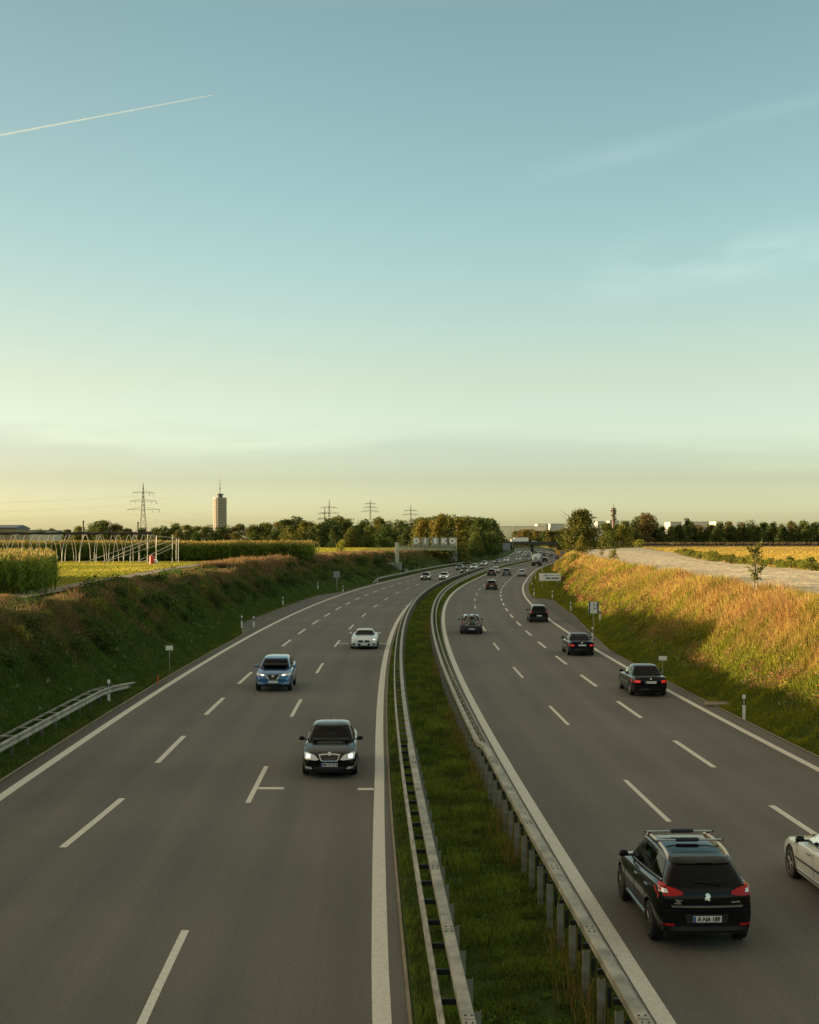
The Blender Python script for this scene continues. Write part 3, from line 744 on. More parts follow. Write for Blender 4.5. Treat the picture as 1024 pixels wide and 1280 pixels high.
proto('shrub0', 71, 2.2, 1.5, .05, 620, .24, (cl(.12, .15, .018), cl(.34, .31, .04)), 9)
proto('shrub1', 72, 1.9, 1.3, .05, 620, .22, (cl(.09, .12, .016), cl(.24, .24, .034)), 9)
proto('darkshrub0', 73, 1.7, 1.5, .02, 700, .20, (cl(.030, .055, .010), cl(.075, .115, .016)), 10)
proto('darkshrub1', 74, 1.5, 1.7, .02, 700, .20, (cl(.035, .062, .010), cl(.085, .125, .018)), 10)
def plant(key, name, label, cat, x, y, z, h, group=None, rz=None, wide=1.0):
    c, t, H = TREE[key]; s = h / H
    r_ = thing(name, label, cat, (x, y, z), random.uniform(0, 6.28) if rz is None else rz, group)
    r_.scale = (s * wide, s * wide, s)
    link_mesh('trunk', t, M_['bark'], r_); link_mesh('crown', c, M_['leaf'], r_)
    return r_
# far treeline on the left, beyond the maize: tops follow the photo
topsL = [(-60, 660), (20, 662), (60, 661), (110, 657), (126, 648), (140, 650), (160, 660), (200, 659), (216, 653), (240, 658), (262, 655), (300, 656), (340, 653), (372, 645), (398, 653), (425, 645), (450, 652), (470, 646), (500, 650), (525, 646), (545, 645)]
for row, (yd, dz, st, keys) in enumerate([(760, -1.0, 17, ['dark0', 'mid0', 'dark1', 'mid1', 'dark2', 'mid2', 'dark0', 'gold0']), (690, -.4, 20, ['mid2', 'dark2', 'mid0', 'dark1', 'rust', 'dark0', 'mid1', 'gold1']), (630, 2.0, 24, ['dark1', 'mid1', 'dark0', 'mid0', 'dark2'])]):
    px = -70
    k = 0
    while px < 545:
        px += st * random.uniform(.7, 1.2); y = yd + random.uniform(-22, 22)
        if px < 110 and row == 0 and random.random() < .3: continue
        tp = I(px, topsL) + dz * 1.6 + random.uniform(-1.5, 2.2) + (3.5 if row == 2 else 0)
        h = max(5, pz(tp, y) - ZL)
        key = random.choice(keys)
        w = random.uniform(.85, 1.25)
        plant(key, 'deciduous_tree', {'d': 'dark green round-headed tree in the distant row behind the maize', 'm': 'mid green leafy tree in the distant row behind the maize', 'g': 'yellowish tree in the distant row behind the maize', 'r': 'brownish tree in the distant row behind the maize'}[key[0]], 'tree', pix(px, y), y, ZL - .3, h, {'d': 'dark trees of the left treeline', 'm': 'mid green trees of the left treeline', 'g': 'yellowish trees of the left treeline', 'r': 'brownish trees of the left treeline'}[key[0]], wide=w * 1.15)
# grove beside the road behind the gantry (photo columns 520-642)
gt = [(515, 648), (530, 644), (548, 641), (560, 641), (575, 643), (590, 645), (606, 644), (622, 649), (636, 655), (643, 660)]
for row, (y0, y1, st, keys) in enumerate([(600, 660, 8.5, ['dark0', 'mid1', 'dark1']), (510, 560, 9.5, ['mid0', 'dark1', 'mid2', 'dark2']), (395, 440, 12, ['gold0', 'mid1', 'gold1', 'mid0', 'dark0'])]):
    px = 519
    while px < 641:
        px += st * random.uniform(.75, 1.15); yy = y0 + (y1 - y0) * (px - 519) / 122 + random.uniform(-8, 8)
        if row == 2:                                              # front row hugs the bank top, receding with the road
            yy = I(px, [(519, 400), (548, 385), (580, 425), (610, 510), (640, 620)]) + random.uniform(-6, 6)
        x = pix(px, yy); o = x - float(Mx(yy))
        tp = I(px, gt) + (random.uniform(-1, 3) if row != 2 else random.uniform(0, 6))
        zb = float(gz(o, yy)) if o > -34 else ZL
        if o > -17.5: continue
        h = pz(tp, yy) - zb; key = random.choice(keys)
        if row == 2 and px < 590: key = random.choice(['gold0', 'gold1', 'gold0', 'mid1'])  # golden sunlight put into the leaf colour at the grove's left end
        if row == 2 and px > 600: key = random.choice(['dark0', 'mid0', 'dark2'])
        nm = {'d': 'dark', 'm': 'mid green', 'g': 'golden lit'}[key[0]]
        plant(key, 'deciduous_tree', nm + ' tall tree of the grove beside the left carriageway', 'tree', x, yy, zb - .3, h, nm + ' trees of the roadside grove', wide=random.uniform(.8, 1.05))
# lower skirt of trees closing the grove towards the road
for k, yy in enumerate(np.arange(395, 830, 13)):
    o = -19.2 - random.uniform(0, 2.5); x = float(Mx(yy)) + o; px = 512 + x * FOC / yy
    key = random.choice(['dark0', 'dark1', 'dark2', 'mid0'])
    nm = 'dark' if key[0] == 'd' else 'mid green'
    plant(key, 'deciduous_tree', 'low ' + nm + ' tree at the front foot of the roadside grove', 'tree', x, yy, float(gz(o, yy)) - .3, random.uniform(6.5, 9.5), 'low ' + nm + ' trees along the front of the grove')
# treeline on the right horizon
topsR = [(640, 664), (690, 664), (752, 655), (775, 652), (795, 644), (812, 642), (824, 655), (850, 654), (858, 648), (870, 655), (905, 651), (930, 649), (950, 652), (975, 652), (1000, 650), (1020, 650), (1080, 650)]
for row, (yd, dz, st, keys) in enumerate([(960, -.5, 14, ['dark0', 'mid1', 'dark2']), (900, .6, 15, ['dark1', 'dark0', 'mid0', 'dark2', 'mid2', 'rust']), (872, 4.5, 16, ['dark0', 'dark1', 'dark2'])]):
    px = 748
    while px < 1075:
        px += st * random.uniform(.7, 1.2); y = yd + random.uniform(-9, 9)
        tp = I(px, topsR) + dz + random.uniform(-1.2, 2.2); h = pz(tp, y) - ZR; key = random.choice(keys)
        nm = {'d': 'dark', 'm': 'mid green', 'r': 'brownish'}[key[0]]
        plant(key, 'deciduous_tree', nm + ' tree in the far row beyond the golden field', 'tree', pix(px, y), y, ZR - .3, h, nm + ' trees of the right treeline', wide=random.uniform(.8, 1.15))
plant('rust', 'deciduous_tree', 'broad brownish tree standing above the right treeline', 'tree', pix(806, 868), 868, ZR, pz(640, 868) - ZR, wide=1.1)
plant('conifer', 'conifer_tree', 'dark pointed conifer standing in the right treeline', 'tree', pix(859, 866), 866, ZR, pz(647, 866) - ZR, wide=1.3)
plant('big', 'deciduous_tree', 'largest round tree, green and gold, beside the motorway on the right', 'tree', pix(725, 452), 452, ZR - .3, pz(635, 452) - ZR + .3, rz=1.0, wide=1.18)
plant('mid1', 'deciduous_tree', 'lower green tree leaning on the right side of the largest round tree', 'tree', pix(758, 480), 480, ZR, pz(652, 480) - ZR, wide=1.15)
plant('gold1', 'deciduous_tree', 'yellow-green tree right of the largest round tree, above the road end', 'tree', pix(779, 520), 520, ZR, pz(655, 520) - ZR, wide=1.2)
plant('dark1', 'deciduous_tree', 'dark green tree at the left foot of the largest round tree', 'tree', pix(704, 500), 500, ZR, pz(660, 500) - ZR)
# wood behind the bridge (between grove and big tree)
px = 640
while px < 712:
    px += random.uniform(2.5, 4.5); y = 1060 + random.uniform(-40, 40); key = random.choice(['rust', 'mid0', 'rust', 'gold0', 'dark1'])
    nm = {'r': 'brownish', 'm': 'mid green', 'g': 'yellowish', 'd': 'dark'}[key[0]]
    plant(key, 'deciduous_tree', nm + ' tree in the wood behind the road bridge', 'tree', pix(px, y), y, ZR - .5, pz(661.8 + random.uniform(-1, 2), y) - ZR + .5, nm + ' trees behind the bridge', wide=1.3)
for k in range(34):  # trees added to shade the lit bank and darken the view under the bridge
    y = 872 + 14 * k * .6 + random.uniform(-3, 3); s_ = 1 if k % 2 else -1; o = s_ * random.uniform(17.5, 24); key = random.choice(['dark0', 'dark1', 'dark2'])
    plant(key, 'deciduous_tree', 'dark tree added beyond the far bridge to shade the cutting', 'tree', float(Mx(y)) + o, y, float(gz(o, y)) - .4, random.uniform(4.5, 7), 'dark trees added beyond the far bridge', wide=1.1)
# poplar-like saplings and bushes on the right bank
plant('gold1', 'young_tree', 'bushy yellow young tree on the right bank near the orange sign', 'tree', pix(728, 252), 252, float(gz(pix(728, 252) - Mx(252), 252)) - .2, 4.9, wide=.85)
plant('shrub0', 'shrub', 'yellow-green bush below the bushy yellow young tree', 'shrub', pix(718, 240), 240, float(gz(pix(718, 240) - Mx(240), 240)), 2.0, wide=1.3)
plant('shrub0', 'shrub', 'pointed green bush on the bank edge right of the thin sapling', 'shrub', pix(767, 170), 170, ZR, 2.4, wide=.5)
# hedge of bushes between pale road and golden field
px = 800; k = 0
hd = I
ed = lambda y: I(y, [(0, 37.2), (110, 37.5), (175, 38.6), (300, 46.4), (620, 45)])
y = 92.0
while y < 330:
    o = float(ed(y)) + random.uniform(0, 1.6) + (.8 if k % 2 else 0); key = random.choice(['shrub0', 'shrub1', 'shrub0'])
    big_ = random.uniform(.8, 1.5)
    nm = 'yellow-green' if key == 'shrub0' else 'dull green'
    plant(key, 'shrub', nm + ' bush in the row between pale road and golden field', 'shrub', float(Mx(y)) + o, y, ZR + .5, random.uniform(.6, 1.0) * big_, nm + ' bushes along the field edge', wide=random.uniform(1.0, 1.5))
    y += random.uniform(.7, 1.5) * (1 + (y - 92) / 170); k += 1
plant('shrub0', 'shrub', 'round yellow bush at the far end of the pale road', 'shrub', pix(800, 560), 560, ZR, 4.2, wide=1.25)
# brown scrub strip in front of the right treeline: taller growth, one mass
b = Blades(); n = 9000; x = rng.uniform(100, 560, n); y = rng.uniform(800, 850, n)
c = jit(mixc(cl(.06, .045, .02), cl(.12, .085, .045), rng.uniform(0, 1, n)), .2); b.put(np.stack([x, y, np.full(n, ZR + .6)], -1), rng.uniform(1.2, 2.6, n), np.full(n, .9), rng.uniform(.1, .5, n), c, c)
b.build('brown_scrub', M_['grass'])
# standing stubble of the harvested field
b = Blades()
for (y0, y1, n, w, x1) in [(85, 150, 26000, .035, 75), (150, 280, 34000, .08, 130), (280, 640, 36000, .2, 330)]:
    y = rng.uniform(y0, y1, n); x = Mx(y) + 38 + rng.uniform(0, 1, n) ** 1.3 * (x1 - 20); x = np.where(rng.uniform(size=n) < .75, np.round(x / .9) * .9, x)
    k = x > Mx(y) + ed(y) + .8; x, y = x[k], y[k]; n = len(x)
    c = jit(mixc(cl(.42, .28, .05), cl(.66, .47, .09), np.clip(.5 + .4 * nz2(x * .3, y, .1, 21) + rng.normal(0, .25, n), 0, 1)), .2)
    b.put(np.stack([x, y, np.full(n, ZR + .54)], -1), rng.uniform(.10, .24, n), np.full(n, w), rng.uniform(.05, .5, n), c, c)
b.build('stubble_straw', M_['grass'])
# dark bushes on the left bank (crest line and slope)
for k in range(32):
    y = 48 * (330 / 48) ** ((k + random.random()) / 32); f = random.uniform(.3, .86)
    o = float(baseL(y)) + (float(crestL(y)) - float(baseL(y))) * f; h = random.uniform(.8, 1.35) * (1 + (y - 48) / 500) * (1.1 - .35 * f)
    plant('darkshrub%d' % (k % 2), 'shrub', 'dark green bramble bush on the shaded left bank', 'shrub', float(Mx(y)) + o, y, float(gz(o, y)) - .15, h, 'dark bushes on the left bank', wide=random.uniform(.8, 1.5))
for k, (px, y) in enumerate([(120, 76), (22, 58), (170, 92), (60, 66), (255, 120)]):
    x = pix(px, y); o = max(min(x - float(Mx(y)), float(baseL(y)) - 2), float(crestL(y)) + .6)
    plant('shrub0', 'shrub', 'yellow-green bush among the brambles of the shaded left bank', 'shrub', float(Mx(y)) + o, y, float(gz(o, y)) - .1, .95, 'yellow-green bushes on the left bank', wide=1.1)
plant('shrub0', 'shrub', 'small lone bushy tree in the meadow right of the far maize', 'shrub', pix(428, 330), 330, ZL, 3.6, wide=.8)
# young staked trees
def sapling(label, x, y, z, h, seed, wide=.9, stake=True):
    r_ = thing('young_tree', label, 'tree', (x, y, z)); r2 = random.Random(seed)
    t = MB(); t.tube([(0, 0, -.2), (.01, 0, h * .4), (.03, .02, h * .75), (0, .02, h)], [.055, .045, .025, .008], 7)
    bl = Blades(); tips = []
    for k in range(26):
        zz_ = h * r2.uniform(.36, .95); a = r2.uniform(0, 6.28); ln = wide * r2.uniform(.25, .6) * (1.15 - abs(zz_ / h - .55) * 1.3)
        p0 = (.02, 0, zz_ - .1); p1 = (ln * math.cos(a), ln * math.sin(a), zz_ + ln * .55)
        t.tube([p0, p1], [.014, .005], 4); tips.append((p0, p1))
    t.build('trunk', M_['bark'], r_, True)
    pos = []
    for p0, p1 in tips:
        for q in range(24):
            f = r2.uniform(.3, 1.1); pos.append([p0[i] + (p1[i] - p0[i]) * f + r2.gauss(0, .07) for i in range(3)])
    n = len(pos); bl.leaves(np.array(pos), rng.uniform(.09, .19, n), jit(mixc(cl(.06, .08, .014), cl(.20, .18, .03), rng.uniform(0, 1, n)), .3))
    me = tri_mesh('crown', np.concatenate(bl.co), np.concatenate(bl.tr), np.concatenate(bl.cl)); link_mesh('crown', me, M_['leaf'], r_)
    if stake:
        s_ = MB(); s_.tube([(.07, -.05, -.2), (.07, -.05, h * .47)], .045, 8); s_.build('stake', M_['stake'], r_, True)
    return r_
yt = 75.0; xt = pix(944, yt); sapling('young staked tree with sparse leaves in the dry grass by the pale road', xt, yt, float(gz(xt - Mx(yt), yt)) - .05, 3.5, 3, 1.0)
yt = 200.0; xt = pix(752, yt); sapling('thin sapling with pale trunk beside the bushy yellow young tree', xt, yt, ZR - .1, 4.1, 5, .9)
# ================================================================ guardrails
def rail_mesh(name, o_fn, z_fn, prof, y0, y1, step):
    """sweep a closed cross-section (do, dz) along the road"""
    yy = np.arange(y0, y1 + step * .5, step); n = len(prof); mb = MB(); vs = []
    for y in yy:
        x = float(Mx(y)); oo_ = float(o_fn(y)); zz_ = float(z_fn(y))
        vs += [(x + oo_ + a, y, zz_ + b_) for a, b_ in prof]
    fs = []
    for i in range(len(yy) - 1):
        for k in range(n):
            fs.append((i * n + k, i * n + (k + 1) % n, (i + 1) * n + (k + 1) % n, (i + 1) * n + k))
    fs += [tuple(range(n)), tuple((len(yy) - 1) * n + k for k in range(n))]
    mb.add(vs, fs); return mb
BOX = [(-.08, -.09), (.08, -.09), (.09, -.07), (.09, .055), (.075, .075), (-.075, .075), (-.09, .055), (-.09, -.07)]
def wprof(s):
    pts = [(0, -.155), (.012, -.15), (.05, -.115), (.05, -.075), (.012, -.035), (.012, .035), (.05, .075), (.05, .115), (.012, .15), (0, .155)]
    back = [(a - .012, b_) for a, b_ in pts[::-1]]
    return [(s * a, b_) for a, b_ in pts + back]
def far_top(y): return I(y, [(0, 1.10), (40.6, 1.10), (42.4, .90), (2000, .90)])
def far_shift(y): return I(y, [(0, 0), (40.6, 0), (42.4, .05), (2000, .05)])
def median_rail(label, s, name='guardrail'):
    """s=-1: serves the left carriageway, s=+1: the right one"""
    t = thing(name, label, 'guardrail', (0, 0, 0))
    ob = lambda y: s * (1.16 - float(far_shift(y))); ow = lambda y: s * 1.44
    rail_mesh('r', ob, lambda y: far_top(y) - .075, BOX, 12, 42.4, .8).build('box_beam', M_['steel'], t)
    rail_mesh('r', ob, lambda y: far_top(y) - .075, [(a * .85, b_ * .9) for a, b_ in BOX], 42.4, 700, 2.0).build('box_beam', M_['steel'], t)
    rail_mesh('r', ow, lambda y: .62, wprof(s), 12, 700, 2.0).build('front_beam', M_['steel'], t)
    ymid = 1.333; ks = np.arange(12.6, 330, ymid)
    pm = MB(); pm.box((0, 0, .48), (.10, .012, 1.06)); pm.box((s * .05, .03, .48), (.012, .06, 1.06)); pm.box((-s * .05, .03, .48), (.012, .06, 1.06))
    pme = pm.mesh('post')
    rest = MB(); spc = MB(); spf = MB()
    for i, y in enumerate(ks):
        x = float(Mx(y)); o = s * .985
        top = float(far_top(y)) - .17
        if i < 96:
            p = link_mesh('post', pme, M_['post_steel'], t); p.location = (x + o, y, 0); p.scale = (1, 1, top / 1.01); p.rotation_euler[2] = yaw_at(y)
        else: rest.box((x + o, y, top / 2 - .05), (.10, .07, top + .1))
        if y < 44: spc.box((x + s * 1.29, y, .60), (.26, .045, .09)); spc.box((x + s * 1.1, y + .02, .66), (.06, .05, .3))
        else: spf.box((x + s * 1.29, y, .62), (.24, .03, .05))
        # bolted joint plates on the beam every 4 m
    rest2 = rest.build('post', M_['steel_dull'], t); rest2['kind'] = 'stuff'
    spc.build('spacer', M_['black'], t)['kind'] = 'stuff'
    spf.build('far_spacer', M_['post_steel'], t)['kind'] = 'stuff'
    jm = MB()
    for y in np.arange(13.2, 42, 4.0):
        for dy in (-.13, .13):
            for dx in (-.045, .045): jm.lathe([(.016, 0), (.016, .012), (.006, .018)], 8, 'z', (float(Mx(y)) + ob(y) + dx, y + dy, float(far_top(y)) - .002))
        jm.box((float(Mx(y)) + ob(y), y, float(far_top(y)) + .0015), (.15, .012, .003))
    jm.build('joint_bolt', M_['black'], t)['kind'] = 'stuff'
    return t
median_rail('steel guardrail on the left side of the grass median, with thin lower front beam', -1)
median_rail('steel guardrail on the right side of the grass median, tall posts showing towards the grass', 1)
def verge_rail(label, yA, yB, o, drop_end=True, drop_start=False, back=True):
    t = thing('guardrail', label, 'guardrail', (0, 0, 0))
    def zf(y):
        z = .66
        if drop_end: z = min(z, .66 - .60 * max(0, (y - (yB - 9)) / 9) ** 1.3)
        if drop_start: z = min(z, .66 - .60 * max(0, ((yA + 9) - y) / 9) ** 1.3)
        return z
    of = (lambda y: o(y)) if callable(o) else (lambda y: o)
    of2 = lambda y: of(y) - (.0 if not drop_end else .25 * max(0, (y - (yB - 9)) / 9))
    rail_mesh('r', of2, zf, wprof(1), yA, yB, .9).build('front_beam', M_['steel'], t)
    if back: rail_mesh('r', lambda y: of2(y) - .56, lambda y: zf(y) + .06, [(-.02, -.04), (.02, -.04), (.02, .04), (-.02, .04)], yA, yB - 3, .9).build('rear_beam', M_['steel'], t)
    sp_ = MB()
    for i, y in enumerate(np.arange(yA + .4, yB - (4 if drop_end else 0), 2.0)):
        if back: sp_.box((float(Mx(y)) + of2(y) - .28, y, zf(y) + .10), (.6, .11, .03))
        p = MB(); p.box((float(Mx(y)) + of2(y) - .18, y, zf(y) / 2 - .1), (.10, .06, zf(y) + .25)); 
        if i < 60: p.build('post', M_['steel_dull'], t)
    if back: sp_.build('spacer', M_['steel'], t)['kind'] = 'stuff'
    return t
verge_rail('short steel guardrail with crossbars on the left verge, far end bent down', 30, 66.5, -14.55)
verge_rail('long steel guardrail on the left verge running past the gantry with letter panels', 228, 430, -14.5, True, True, False)

# ================================================================ delineators and small posts
def delineator(label, x, y, face=-1, tilt=0):
    z = float(gz(x - Mx(y), y))
    t = thing('delineator_post', label, 'delineator post', (x, y, z), yaw_at(y), 'white delineator posts along the verges')
    m = MB()
    sec = lambda w, d, z_, sl=0: [(-w, -d, z_), (w, -d, z_), (w * .2, d, z_ - sl), (-w * .2, d, z_ - sl)]
    def seg(z0, z1, k=1.0, sl=0):
        q = MB(); q.add(sec(.07 * k, .07 * k, z0) + sec(.07 * k, .07 * k, z1, sl), [(0, 3, 2, 1), (4, 5, 6, 7), (0, 1, 5, 4), (1, 2, 6, 5), (2, 3, 7, 6), (3, 0, 4, 7)]); return q
    seg(-.1, .62).build('body', M_['white'], t, bevel=.006)
    bd = seg(.62, .87).build('black_band', M_['black'], t)
    rf = MB(); rf.box((0, -.074, .745), (.032, .006, .17)); rf.build('reflector', M_['white'], bd)
    seg(.87, 1.05, 1, .03).build('cap', M_['white'], t, bevel=.006)
    t.rotation_euler[0] = R(tilt)
    return t
LD = [(136.5, 59.7, 'white delineator post with black band behind the short left guardrail'), (302.5, 111, 'white delineator post up the bank near the start of the left lay-by'),
      (317.5, 112, 'white delineator post at the near corner of the left lay-by'), (354, 148, 'white delineator post on the grass behind the middle of the left lay-by'),
      (429, 188, 'white delineator post at the far end of the left lay-by'), (397.5, 186, 'small white delineator post back in the grass left of the grey kilometre sign'), (472, 229, 'far white delineator post left of the long verge guardrail')]
for px, y, lb in LD: delineator(lb, pix(px, y), y)
RD = [(929.5, 54, 'nearest white delineator post, standing in the green verge right of the black sedan'), (740.5, 98, 'white delineator post at the foot of the blue bordered sign'),
      (750, 112, 'white delineator post in the grass just right of the blue bordered sign'), (713.5, 136, 'white delineator post beside the far part of the right lay-by'), (690.5, 166, 'white delineator post at the far outer corner of the right lay-by'),
      (667.5, 173, 'white delineator post at the road edge below the white notice board'), (664.5, 216, 'white delineator post left of the white notice board'), (669.5, 251, 'white delineator post just above the white notice board'), (678, 305, 'farthest white delineator post on the right curve')]
for px, y, lb in RD: delineator(lb, pix(px, y), y)
def small_sign(name, label, x, y, w, h, ztop, mats, post_r=.025, cat='sign'):
    z = float(gz(x - Mx(y), y))
    t = thing(name, label, cat, (x, y, z), yaw_at(y))
    p = MB(); p.tube([(0, 0, -.2), (0, 0, ztop - z - .02)], post_r, 8); p.build('post', M_['steel'], t, True)
    q = MB(); q.box((0, -.04, ztop - z - h / 2), (w, .015, h)); q.build('plate', mats, t, bevel=.004)
    return t
small_sign('marker_sign', 'small white plate on a thin post on the left verge near the guardrail end', pix(212, 73.6), 73.6, .42, .26, 1.5, M_['white'])
small_sign('marker_sign', 'small white plate on a thin post behind the black sedan on the right verge', pix(828.5, 72), 72, .45, .24, 1.05, M_['white'])
t = tag(MB().tube([(0, 0, -.1), (.02, 0, .62)], .035, 6).build('marker_stake', M_['orange']), 'short orange stake in the grass beyond the left guardrail end', 'stake'); t.location = (pix(197, 67), 67, float(gz(pix(197, 67) - Mx(67), 67)))
# kilometre sign, seen from behind
yk = 194; small_sign('kilometre_sign', 'grey back of a kilometre sign on a post at the end of the left lay-by', pix(421, yk), yk, 1.0, .95, pz(714, yk), M_['sign_back'], .05)
# drain slab in the right verge
ys_ = 58.5; xs_ = pix(901, ys_); s_ = MB(); s_.box((0, 0, -.02), (1.35, .6, .10)); s_.box((0, .26, .05), (1.3, .08, .06)); o = s_.build('drain_slab', M_['track'], None, bevel=.02)
tag(o, 'low concrete drain slab lying in the green right verge', 'drain cover'); o.location = (xs_, ys_, float(gz(xs_ - Mx(ys_), ys_)) + .10); o.rotation_euler[2] = yaw_at(58) - .1

def text_mesh(s, size, depth=.003, align='CENTER', bold=0):
    cu = bpy.data.curves.new('lettering', 'FONT'); cu.body = s; cu.size = size; cu.extrude = depth; cu.align_x = align; cu.align_y = 'CENTER'; cu.offset = bold
    ob = bpy.data.objects.new('tmp', cu); COL.objects.link(ob); bpy.context.view_layer.update()
    me = bpy.data.meshes.new_from_object(ob.evaluated_get(bpy.context.evaluated_depsgraph_get()))
    bpy.data.objects.remove(ob); bpy.data.curves.remove(cu); me.name = 'lettering'; return me
def lettering(s, size, loc, rot, mat, parent, depth=.003, name='lettering', sx=1, bold=0):
    me = text_mesh(s, size, depth, bold=bold); me.materials.clear()
    o = link_mesh(name, me, mat, parent); o.location = loc; o.rotation_euler = rot; o.scale = (sx, 1, 1); return o

# blue bordered sign on a long post by the right lay-by
yb = 98; xb = pix(742, yb); zb = float(gz(xb - Mx(yb), yb))
t = thing('lay_by_sign', 'white sign with blue side borders on a tall post by the right lay-by', 'road sign', (xb, yb, zb), yaw_at(yb))
p = MB(); p.tube([(0, 0, -.2), (0, 0, 2.8 - zb)], .045, 8); p.build('post', M_['steel'], t, True)
q = MB(); q.box((0, -.06, pz(759.2, yb) - zb), (.74, .02, .88)); pl = q.build('plate', M_['white'], t, bevel=.004)
f_ = MB(); zc = pz(759.2, yb) - zb
f_.box((-.315, -.0735, zc), (.11, .006, .88)); f_.box((.315, -.0735, zc), (.11, .006, .88)); f_.box((0, -.0735, zc + .425), (.52, .006, .03)); f_.build('border', M_['sign_blue'], pl)
b_ = MB(); b_.box((-.13, -.0735, zc), (.025, .006, .7)); b_.box((.0, -.0735, zc + .05), (.04, .006, .55)); b_.build('symbol', M_['sign_back'], pl)
lettering('D', .62, (.13, -.0735, zc + .04), (R(90), 0, 0), M_['sign_blue'], pl, .003, sx=.62)
# white notice board: two rows of writing, too far away to read
yn = 203; xn = pix(687.5, yn); wn_ = 27 * yn / FOC; hn = 9.5 * yn / FOC
zt = pz(721.3, yn); zb = float(gz(xn - Mx(yn), yn))
t = thing('notice_board', 'wide white board with two rows of dark writing on the right bank foot', 'road sign', (xn, yn, zb), yaw_at(yn) * .6)
p = MB()
for dx in (-1.2, 1.2): p.tube([(dx, .05, -.4), (dx, .05, zt + hn / 2 - zb)], .05, 8)
p.build('post', M_['steel'], t, True)
q = MB(); q.box((0, 0, zt - zb), (wn_, .03, hn)); pl = q.build('plate', M_['white'], t, bevel=.006)
w1, w2 = MB(), MB()
w1.box((-.62, -.018, zt - zb + .28), (.42, .006, .24))
x_ = -.28
for wd in (.32, .5, .22, .44): w1.box((x_ + wd / 2, -.018, zt - zb + .26), (wd, .006, .10)); x_ += wd + .09
w1.build('writing', M_['sign_back'], pl)
x_ = -.66
for wd in (.30, .30, .22): w2.box((x_ + wd / 2, -.018, zt - zb - .18), (wd - .04, .006, .24)); x_ += wd
x_ = .28
for wd in (.36, .25, .34, .22): w2.box((x_ + wd / 2, -.018, zt - zb - .18), (wd - .05, .006, .24)); x_ += wd
w2.build('writing', M_['sign_blue'], pl)
# orange sign
yo = 540; xo = pix(702, yo); k_ = yo / FOC; zg = float(gz(xo - Mx(yo), yo))
t = thing('direction_sign', 'large orange yellow sign with pale blue centre and white bottom strip at the right bend', 'road sign', (xo, yo, zg), yaw_at(yo) * .4)
p = MB(); zc = pz(691, yo) - zg
for dx in (-1.6, 1.6): p.box((dx, .1, zc / 2), (.14, .14, zc + 2))
p.build('post', M_['steel'], t)
q = MB(); q.box((0, 0, zc), (14.5 * k_, .06, 9 * k_)); pl = q.build('plate', M_['sign_yellow'], t)
q = MB(); q.box((.4, -.04, zc + .1), (5.5 * k_, .02, 4 * k_)); q.build('panel', M_['sign_back'], pl)
q = MB(); q.box((-.2, -.04, zc - 3.2 * k_), (11 * k_, .02, 1.6 * k_)); q.build('stripe', plain('sign_red', (.55, .12, .02), .5), pl)
q = MB(); q.box((-.5, 0, zc - 6 * k_), (9 * k_, .06, 2.2 * k_)); q.build('lower_panel', M_['white'], t)

# ================================================================ gantry with letter panels
yg = 290; kg = yg / FOC; xg = pix(496.5, yg); zg = float(gz(xg - Mx(yg), yg))
t = thing('sign_gantry', 'pale cantilever gantry over the left carriageway with five grey panels lettered DISKO', 'gantry', (xg, yg, zg), 0)
zt = pz(678, yg) - zg
p = MB(); p.box((0, 0, zt / 2 - .3), (.85, .85, zt + .6)); p.build('post', plain('cream_steel', (.42, .40, .29), .6, 0, .15, 1), t, bevel=.03)
xl, xr_ = .42, pix(571, yg) - xg; za, zb_ = pz(687.5, yg) - zg, pz(682.5, yg) - zg
fr = MB()
for z_ in (za, zb_):
    for y_ in (-.55, .55): fr.box(((xl + xr_) / 2, y_, z_), (xr_ - xl, .14, .14))
[fr.box(((xl + xr_) / 2, -.56, za + (zb_ - za) * f_), (xr_ - xl, .03, .15)) for f_ in (.14, .38, .62, .86)]
n = 9
for i in range(n + 1):
    x_ = xl + .08 + (xr_ - xl - .16) * i / n
    for y_ in (-.55, .55): fr.box((x_, y_, (za + zb_) / 2), (.09, .09, zb_ - za))
    fr.box((x_, 0, za - .01), (.09, 1.0, .09))
    fr.box((x_, 0, zb_ + .01), (.09, 1.0, .09))
fr.build('arm', M_['rail_green'], t)
dk_ = MB(); dk_.box(((xl + xr_) / 2, 0, za + .1), (xr_ - xl - .1, .95, .05)); dk_.build('walkway', M_['steel_dull'], t)
hr = MB()
for x_ in (pix(503, yg) - xg, pix(511, yg) - xg): hr.box((x_, -.3, zb_ + .75), (.08, .08, 1.5))
hr.box((pix(507, yg) - xg, -.3, zb_ + 1.2), (8.4 * kg, .05, .05)); hr.build('handrail', M_['steel'], t)
pg = plain('panel_grey', (.29, .29, .24), .6, 0, .12, 1.2)
cols_ = [(516.3, 525), (527, 536.3), (539.3, 549), (550.7, 559.3), (561, 569.8)]
for (a_, c_), ch in zip(cols_, 'DISKO'):
    xa, xc = pix(a_, yg) - xg, pix(c_, yg) - xg; z1 = pz(671.8, yg) - zg; z0 = pz(683, yg) - zg
    q = MB(); q.box(((xa + xc) / 2, -.72, (z0 + z1) / 2), (xc - xa, .28, z1 - z0)); pn = q.build('letter_panel', pg, t, bevel=.03)
    lettering(ch, 1.55, ((xa + xc) / 2, -.865, z1 - .85), (R(90), 0, 0), M_['white'], pn, .01, sx=1.05, bold=.085)
q = MB(); q.box((pix(570.6, yg) - xg, -.3, (pz(672, yg) + pz(688, yg)) / 2 - zg), (.16, .9, 16 * kg)); q.build('end_plate', plain('cream_plate', (.36, .36, .24), .6, 0, .1, 1), t)
